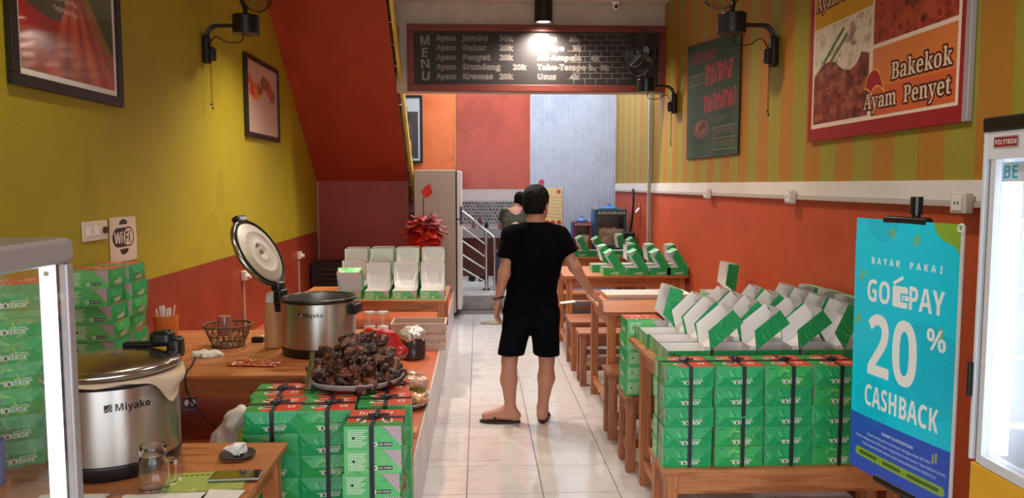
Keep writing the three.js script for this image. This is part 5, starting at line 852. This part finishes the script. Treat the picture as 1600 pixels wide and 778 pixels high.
{ const tex = cv(200, 420, (c) => { c.fillStyle = '#dcc090'; c.fillRect(0, 0, 200, 420); c.strokeStyle = '#b89058'; c.lineWidth = 6; for (let i = 0; i < 7; i++) { c.beginPath(); c.moveTo(0, 90 + i * 34); c.bezierCurveTo(60, 70 + i * 34, 140, 120 + i * 34, 200, 90 + i * 34); c.stroke(); } c.fillStyle = '#c0463c'; c.beginPath(); c.arc(160, 40, 22, 0, 7); c.fill(); for (const x of [40, 100, 165]) { c.fillStyle = '#d8823c'; c.beginPath(); c.arc(x, 350, 28, 0, 7); c.fill(); c.fillStyle = '#a82c28'; c.beginPath(); c.arc(x, 350, 18, 0, 7); c.fill(); } });
  const p = obj('food_notice', bx(-0.14, 0.14, 0, 0.6, 0, 0.006), mat(0xffffff, 0.5, { map: tex })); p.position.set(1.065, 0.98, -11.044); tag(p, 'cream notice with red circles on the corrugated sheet', 'poster');
  const s = obj('round_sticker', new THREE.CylinderGeometry(0.04, 0.04, 0.004, 24).rotateX(Math.PI / 2), mat(0xc83a5a, 0.4)); s.position.set(0.9, 1.66, -11.04); tag(s, 'small round pink sticker on the corrugated sheet', 'sticker'); }
{ // paper tray on the table, plastic sheet on the floor
  const t = thing('paper_tray', 'long white paper tray lying on the table the man reaches over', 'tray', [1.26, 0.7755, -5.74]), w = 0.3, d = 0.12;
  obj('base', bx(-w, w, 0, 0.002, -d, d), M.paper, t); for (const s of [-1, 1]) { obj('side', slab([[-w, 0, s * d], [w, 0, s * d], [w + 0.02, 0.035, s * (d + 0.02)], [-w - 0.02, 0.035, s * (d + 0.02)]], 0.0015), M.paper, t); obj('side', slab([[s * w, 0, -d], [s * w, 0, d], [s * (w + 0.02), 0.035, d + 0.02], [s * (w + 0.02), 0.035, -d - 0.02]], 0.0015), M.paper, t); }
  const g = new THREE.PlaneGeometry(0.42, 0.5, 24, 24).rotateX(-Math.PI / 2), p = g.attributes.position; for (let i = 0; i < p.count; i++) { const x = p.getX(i), z = p.getZ(i), e = Math.max(0, z - 0.2); p.setXYZ(i, x, 0.0015 + 0.5 * e * (0.3 + 0.7 * Math.abs(Math.sin(x * 9))) * 0.35, z - 0.12 * Math.pow((x - 0.05) / 0.2, 2) * Math.max(0, z) * 0.6); } g.computeVertexNormals();
  const o = obj('plastic_sheet', g, phys(0xffffff, 0.06, { transmission: 0.98, thickness: 0, ior: 1.3 })); o.position.set(-0.085, 0.0015, -4.62); tag(o, 'thin clear plastic sheet curling on the aisle tiles', 'sheet'); }

// ---------------------------------------------------------------- people
function handSdf(w, dir, side, curl) {                                       // list of capsules: palm, four fingers, thumb; w wrist, dir pointing along the hand, side across the knuckles
  const D = V(...dir).normalize(), S = V(...side); S.sub(D.clone().multiplyScalar(S.dot(D))).normalize(); const N = D.clone().cross(S), W = V(...w), out = [];
  const pt = (d, s, n) => W.clone().addScaledVector(D, d).addScaledVector(S, s).addScaledVector(N, n).toArray();
  out.push([pt(0.0, 0, 0), pt(0.05, 0.012, 0), 0.022, 0.021], [pt(0.02, -0.01, 0), pt(0.075, -0.024, 0), 0.018, 0.014], [pt(0.02, 0.01, 0), pt(0.078, 0.022, 0), 0.018, 0.014]);
  [[-0.03, 0.058, 0.0085], [-0.01, 0.072, 0.009], [0.011, 0.078, 0.0092], [0.03, 0.068, 0.009]].forEach(([s, L, r]) => {
    const a = pt(0.078, s, 0), b = pt(0.078 + L * 0.45 * Math.cos(curl * 0.6), s * 1.06, L * 0.45 * Math.sin(curl * 0.6)), b2 = pt(0.078 + L * 0.45 * Math.cos(curl * 0.6) + L * 0.35 * Math.cos(curl * 1.5), s * 1.05, L * 0.45 * Math.sin(curl * 0.6) + L * 0.35 * Math.sin(curl * 1.5)), c = pt(0.078 + L * 0.45 * Math.cos(curl * 0.6) + L * 0.35 * Math.cos(curl * 1.5) + L * 0.25 * Math.cos(curl * 2.1), s, L * 0.45 * Math.sin(curl * 0.6) + L * 0.35 * Math.sin(curl * 1.5) + L * 0.25 * Math.sin(curl * 2.1));
    out.push([a, b, r * 1.1, r], [b, b2, r, r * 0.92], [b2, c, r * 0.92, r * 0.78]);
  });
  out.push([pt(0.015, 0.02, 0.005), pt(0.045, 0.045, 0.015), 0.014, 0.011], [pt(0.045, 0.045, 0.015), pt(0.078, 0.05, 0.03), 0.011, 0.0085]);
  return out;
}
function person(label, j, c, cell) {
  const t = thing('person', label, 'person', [j.root[0], j.root[1], j.root[2]], j.turn ?? 0);
  // skin: one continuous surface
  const bones = [
    [j.neck, j.head, 0.052, 0.05], [j.neck, j.chest, 0.06, 0.1], [j.shL, j.elL, 0.05, 0.038], [j.elL, j.wrL, 0.04, 0.026], [j.shR, j.elR, 0.05, 0.038], [j.elR, j.wrR, 0.04, 0.026],
    [j.hipL, j.knL, 0.078, 0.052], [j.knL, j.caL, 0.05, 0.056], [j.caL, j.anL, 0.056, 0.034], [j.hipR, j.knR, 0.078, 0.052], [j.knR, j.caR, 0.05, 0.056], [j.caR, j.anR, 0.056, 0.034],
    [j.anL, j.heL, 0.034, 0.032], [j.heL, j.toL, 0.034, 0.026], [j.anL, j.toL, 0.03, 0.024], [j.anR, j.heR, 0.034, 0.032], [j.heR, j.toR, 0.034, 0.026], [j.anR, j.toR, 0.03, 0.024],
    [j.shL, j.shR, 0.06, 0.06], [j.chest, j.waist, 0.11, 0.1], [j.waist, j.hipL, 0.1, 0.085], [j.waist, j.hipR, 0.1, 0.085]];
  const bodyF = (x, y, z) => { let d = 9; for (const [a, b, ra, rb] of bones) d = smin(d, cap(x, y, z, a, b, ra, rb), 0.025); return d; };
  const pts = Object.entries(j).filter(([k, q]) => Array.isArray(q) && typeof q[0] === 'number' && k !== 'root' && k !== 'face').map(([, q]) => q), lo = [0, 1, 2].map((k) => Math.min(...pts.map((q) => q[k])) - 0.16), hi = [0, 1, 2].map((k) => Math.max(...pts.map((q) => q[k])) + 0.2);
  const geos = [nets(bodyF, lo, hi, cell)];
  // head: facing j.face (unit, horizontal)
  const f = V(...j.face).normalize(), r = V(0, 1, 0).cross(f).normalize().multiplyScalar(-1), H = j.head, hp = (d, s, u) => [H[0] + f.x * d + r.x * s, H[1] + u, H[2] + f.z * d + r.z * s];
  const local = (x, y, z) => { const dx = x - H[0], dz = z - H[2]; return [dx * f.x + dz * f.z, dx * r.x + dz * r.z, y - H[1]]; };
  const skull = (x, y, z) => { const [d, s, u] = local(x, y, z); return (Math.hypot((d + 0.008) / 0.096, s / 0.076, (u - 0.015) / 0.1) - 1) * 0.08; };
  const headF = (x, y, z) => {
    const [d, s, u] = local(x, y, z); let q = skull(x, y, z);
    q = smin(q, (Math.hypot((d - 0.03) / 0.062, s / 0.058, (u + 0.055) / 0.062) - 1) * 0.058, 0.03);             // jaw
    q = smin(q, cap(d, s, u, [0.086, 0, 0.012], [0.104, 0, -0.018], 0.008, 0.013), 0.014);                      // nose
    q = smin(q, cap(d, s, u, [0.078, -0.016, -0.052], [0.078, 0.016, -0.052], 0.011, 0.011), 0.012);            // mouth
    for (const e of [-1, 1]) { q = smin(q, Math.hypot((d + 0.006) / 0.02, (s - e * 0.078) / 0.012, (u + 0.005) / 0.032) * 0.016 - 0.016, 0.008); q = Math.max(q, -(Math.hypot(d - 0.094, s - e * 0.032, u - 0.012) - 0.014)); }
    return smin(q, cap(x, y, z, j.neck, hp(-0.012, 0, -0.05), 0.052, 0.048), 0.02);
  };
  const hl = H.map((q) => q - 0.15), hh = H.map((q) => q + 0.15); geos.push(nets(headF, hl, hh, cell > 0.012 ? 0.008 : 0.0045));
  for (const [w, dir, side, curl] of [j.handL, j.handR]) { const cs = handSdf(w, dir, side, curl), g = nets((x, y, z) => { let d = 9; cs.forEach(([a, b, ra, rb], i) => { d = i < 3 ? smin(d, cap(x, y, z, a, b, ra, rb), 0.012) : smin(d, cap(x, y, z, a, b, ra, rb), 0.004); }); return d; }, [0, 1, 2].map((k) => Math.min(...cs.map(([a, b]) => Math.min(a[k], b[k]))) - 0.03), [0, 1, 2].map((k) => Math.max(...cs.map(([a, b]) => Math.max(a[k], b[k]))) + 0.03), cell > 0.012 ? 0.007 : 0.0035); geos.push(g); }
  obj('body', geos, M.skin, t);
  for (const e of [-1, 1]) obj('eye', new THREE.SphereGeometry(0.011, 14, 10).translate(...hp(0.083, e * 0.032, 0.012)), mat(0xd8d0c8, 0.2), t), obj('pupil', new THREE.SphereGeometry(0.0055, 10, 8).translate(...hp(0.0905, e * 0.032, 0.012)), mat(0x1a0f0a, 0.1), t);
  obj('hair', nets((x, y, z) => { const [d, s, u] = local(x, y, z); const q = skull(x, y, z) - 0.010 - 0.010 * clamp((u - 0.03) / 0.06, 0, 1) + 0.005 * fbm(x * 60, y * 60, z * 60) + 0.003 * noise3(d * 60, s * 170, u * 40); return Math.max(q, (d - 0.055) - Math.max(0, u - 0.06) * 1.2, -0.03 - u - (d < -0.02 ? 0.03 : 0) + (d > 0.0 ? (0.02 + d * 0.8) : 0)); }, hl, hh, cell > 0.012 ? 0.008 : 0.005), M.hair, t);
  // shirt
  const tor = j.torso, at = (y) => { let k = 0; while (k < tor.length - 2 && y < tor[k + 1][0]) k++; const a = tor[k], b = tor[k + 1], q = clamp((y - a[0]) / (b[0] - a[0]), 0, 1), s = q * q * (3 - 2 * q) * 0.4 + q * 0.6; return a.map((v, i) => lerp(v, b[i], s)); };
  const mid = (a, b, k) => a.map((v, i) => lerp(v, b[i], k)), slL = mid(j.shL, j.elL, 0.62), slR = mid(j.shR, j.elR, 0.62);
  const plane = (x, y, z, a, b, at2) => { const n = V(...b).sub(V(...a)).normalize(); return (x - at2[0]) * n.x + (y - at2[1]) * n.y + (z - at2[2]) * n.z; };
  const shirtF = (x, y, z) => {
    const [, a, b, cx, cz] = at(y); let q = (Math.hypot((x - cx) / a, (z - cz) / b) - 1) * Math.min(a, b); q = Math.max(q, tor[tor.length - 1][0] - y, y - tor[0][0]);
    const sl = (sh, el, e) => Math.max(cap(x, y, z, sh, el, 0.072, 0.074), plane(x, y, z, sh, el, e));
    q = smin(q, sl(j.shL, j.elL, slL), 0.035); q = smin(q, sl(j.shR, j.elR, slR), 0.035);
    const fold = 0.007 * fbm(x * 9 + 3, y * 14, z * 9, 3) + 0.004 * noise3((x + y) * 24, y * 10, z * 16);
    return Math.max(q + fold, y - tor[0][0] + 0.012, -(Math.hypot(x - j.neck[0], (y - j.neck[1] - 0.03) * 1.2, z - j.neck[2]) - 0.062));
  };
  const sl = [Math.min(j.elL[0], j.shL[0]) - 0.16, tor[tor.length - 1][0] - 0.03, Math.min(j.shL[2], j.shR[2], tor[0][4]) - 0.25], sh2 = [Math.max(j.elR[0], j.shR[0]) + 0.16, tor[0][0] + 0.06, Math.max(j.shL[2], j.shR[2]) + 0.25];
  obj('shirt', nets(shirtF, sl, sh2, cell), c.shirt, t);
  // shorts or trousers
  const hem = c.hem, shF = (x, y, z) => {
    const top = tor[tor.length - 1]; let q = (Math.hypot((x - top[3]) / (top[1] * 0.93), (z - top[4]) / (top[2] * 0.95)) - 1) * 0.11; q = Math.max(q, y - top[0] - 0.06, j.hipL[1] - 0.06 - y);
    q = smin(q, cap(x, y, z, j.hipL, j.knL, 0.1, c.r), 0.03); q = smin(q, cap(x, y, z, j.hipR, j.knR, 0.1, c.r), 0.03);
    if (c.long) { q = smin(q, cap(x, y, z, j.knL, j.anL, 0.07, 0.065), 0.02); q = smin(q, cap(x, y, z, j.knR, j.anR, 0.07, 0.065), 0.02); }
    return Math.max(q + 0.006 * fbm(x * 12, y * 9, z * 12 + 5), hem + 0.02 * Math.sin(x * 9) * 0.4 - y, y - top[0] - 0.05);
  };
  obj(c.long ? 'trousers' : 'shorts', nets(shF, [lo[0], hem - 0.04, lo[2]], [hi[0], tor[tor.length - 1][0] + 0.12, hi[2]], cell), c.legs, t);
  if (!c.long) for (const [he, to, s] of [[j.heL, j.toL, 0], [j.heR, j.toR, 1]]) {
    const A = V(...he), B = V(...to), D = B.clone().sub(A).setY(0).normalize(), P = V(-D.z, 0, D.x), yb = 0.002, th = 0.016, shp = [];
    for (let k = 0; k < 20; k++) { const a = k / 20 * 6.283, l = (Math.cos(a) * 0.5 + 0.5), w = Math.sin(a) * (0.034 + 0.016 * l); const q = A.clone().addScaledVector(D, -0.035 + l * (A.distanceTo(B) + 0.08)).addScaledVector(P, w); shp.push([q.x, yb, q.z]); }
    const sd = obj('sandal', slab(shp.reverse(), -th), M.sandal, t);
    const m = A.clone().lerp(B, 0.62); obj('strap', tube([[m.x + P.x * 0.045, 0.016, m.z + P.z * 0.045], [m.x + D.x * 0.03, 0.062, m.z + D.z * 0.03], [m.x - P.x * 0.045, 0.016, m.z - P.z * 0.045]], 0.007, 14, 6), M.black, sd);
  }
  return t;
}
const man = person('man in black T-shirt and shorts seen from behind, walking', {
  root: [0, 0, -5.15], neck: [0.382, 1.385, 0.0], head: [0.388, 1.487, -0.02], chest: [0.385, 1.2, -0.01], waist: [0.355, 0.92, 0.0],
  shL: [0.222, 1.285, 0.0], elL: [0.17, 1.03, 0.04], wrL: [0.128, 0.845, 0.0], shR: [0.54, 1.285, 0.0], elR: [0.645, 1.07, 0.02], wrR: [0.765, 0.885, -0.04],
  hipL: [0.27, 0.74, 0.0], knL: [0.205, 0.43, 0.0], caL: [0.2, 0.3, 0.02], anL: [0.212, 0.095, 0.0], heL: [0.245, 0.05, 0.02], toL: [0.045, 0.044, 0.0],
  hipR: [0.445, 0.74, 0.0], knR: [0.462, 0.43, -0.03], caR: [0.455, 0.31, 0.02], anR: [0.432, 0.1, 0.0], heR: [0.428, 0.052, 0.02], toR: [0.46, 0.044, -0.16],
  face: [0.55, 0, -0.84], handL: [[0.126, 0.835, 0.0], [-0.1, -1, -0.08], [0.3, 0, -1], 0.35], handR: [[0.765, 0.882, -0.04], [0.75, -0.6, -0.2], [-0.1, 0.1, -1], -0.6],
  torso: [[1.385, 0.075, 0.07, 0.385, 0], [1.34, 0.15, 0.085, 0.384, 0], [1.29, 0.185, 0.1, 0.382, 0], [1.2, 0.19, 0.115, 0.38, 0], [1.08, 0.18, 0.115, 0.375, 0], [0.95, 0.172, 0.112, 0.362, 0], [0.85, 0.178, 0.115, 0.355, 0], [0.755, 0.192, 0.122, 0.352, 0]],
}, { shirt: M.shirt, legs: M.shorts, hem: 0.465, r: 0.088 }, 0.012);
obj('bracelet', new THREE.TorusGeometry(0.034, 0.007, 8, 24).rotateX(Math.PI / 2).rotateZ(0.2).translate(0.131, 0.862, 0.002), M.black, man);
{ const t = thing('order_card', 'white card on a thin stick held in the hand of the man in black', 'card', [0.6, 0.815, -5.2]); obj('card', bx(-0.045, 0.06, 0, 0.003, -0.05, 0.03).rotateZ(0.12), M.paper, t); obj('stick', bar([0.05, 0.008, -0.01], [0.4, 0.012, -0.03], 0.004), M.alu, t); }
person('person in olive shirt bending at the wash trough, seen from behind', {
  root: [0.12, 0.19, -11.2], neck: [0.44, 1.1, -0.1], head: [0.49, 1.195, -0.17], chest: [0.42, 1.0, -0.05], waist: [0.4, 0.82, 0.05],
  shL: [0.27, 1.04, -0.06], elL: [0.2, 0.82, -0.12], wrL: [0.3, 0.78, -0.36], shR: [0.56, 1.04, -0.06], elR: [0.6, 0.82, -0.14], wrR: [0.52, 0.78, -0.36],
  hipL: [0.3, 0.74, 0.06], knL: [0.3, 0.42, 0.02], caL: [0.3, 0.3, 0.05], anL: [0.3, 0.08, 0.06], heL: [0.3, 0.045, 0.08], toL: [0.3, 0.04, -0.1],
  hipR: [0.5, 0.74, 0.06], knR: [0.5, 0.42, 0.02], caR: [0.5, 0.3, 0.05], anR: [0.5, 0.08, 0.06], heR: [0.5, 0.045, 0.08], toR: [0.5, 0.04, -0.1],
  face: [0.2, 0, -1], handL: [[0.3, 0.78, -0.37], [0.3, -0.2, -1], [1, 0, 0.2], 0.4], handR: [[0.52, 0.78, -0.37], [-0.3, -0.2, -1], [-1, 0, 0.2], 0.4],
  torso: [[1.1, 0.08, 0.07, 0.44, -0.1], [1.06, 0.15, 0.09, 0.43, -0.08], [1.0, 0.19, 0.12, 0.42, -0.05], [0.9, 0.185, 0.13, 0.41, 0], [0.8, 0.18, 0.13, 0.4, 0.04], [0.72, 0.19, 0.13, 0.4, 0.05]],
}, { shirt: M.olive, legs: M.trousers, hem: 0.06, r: 0.09, long: true }, 0.016);

renderer.render(scene, camera);
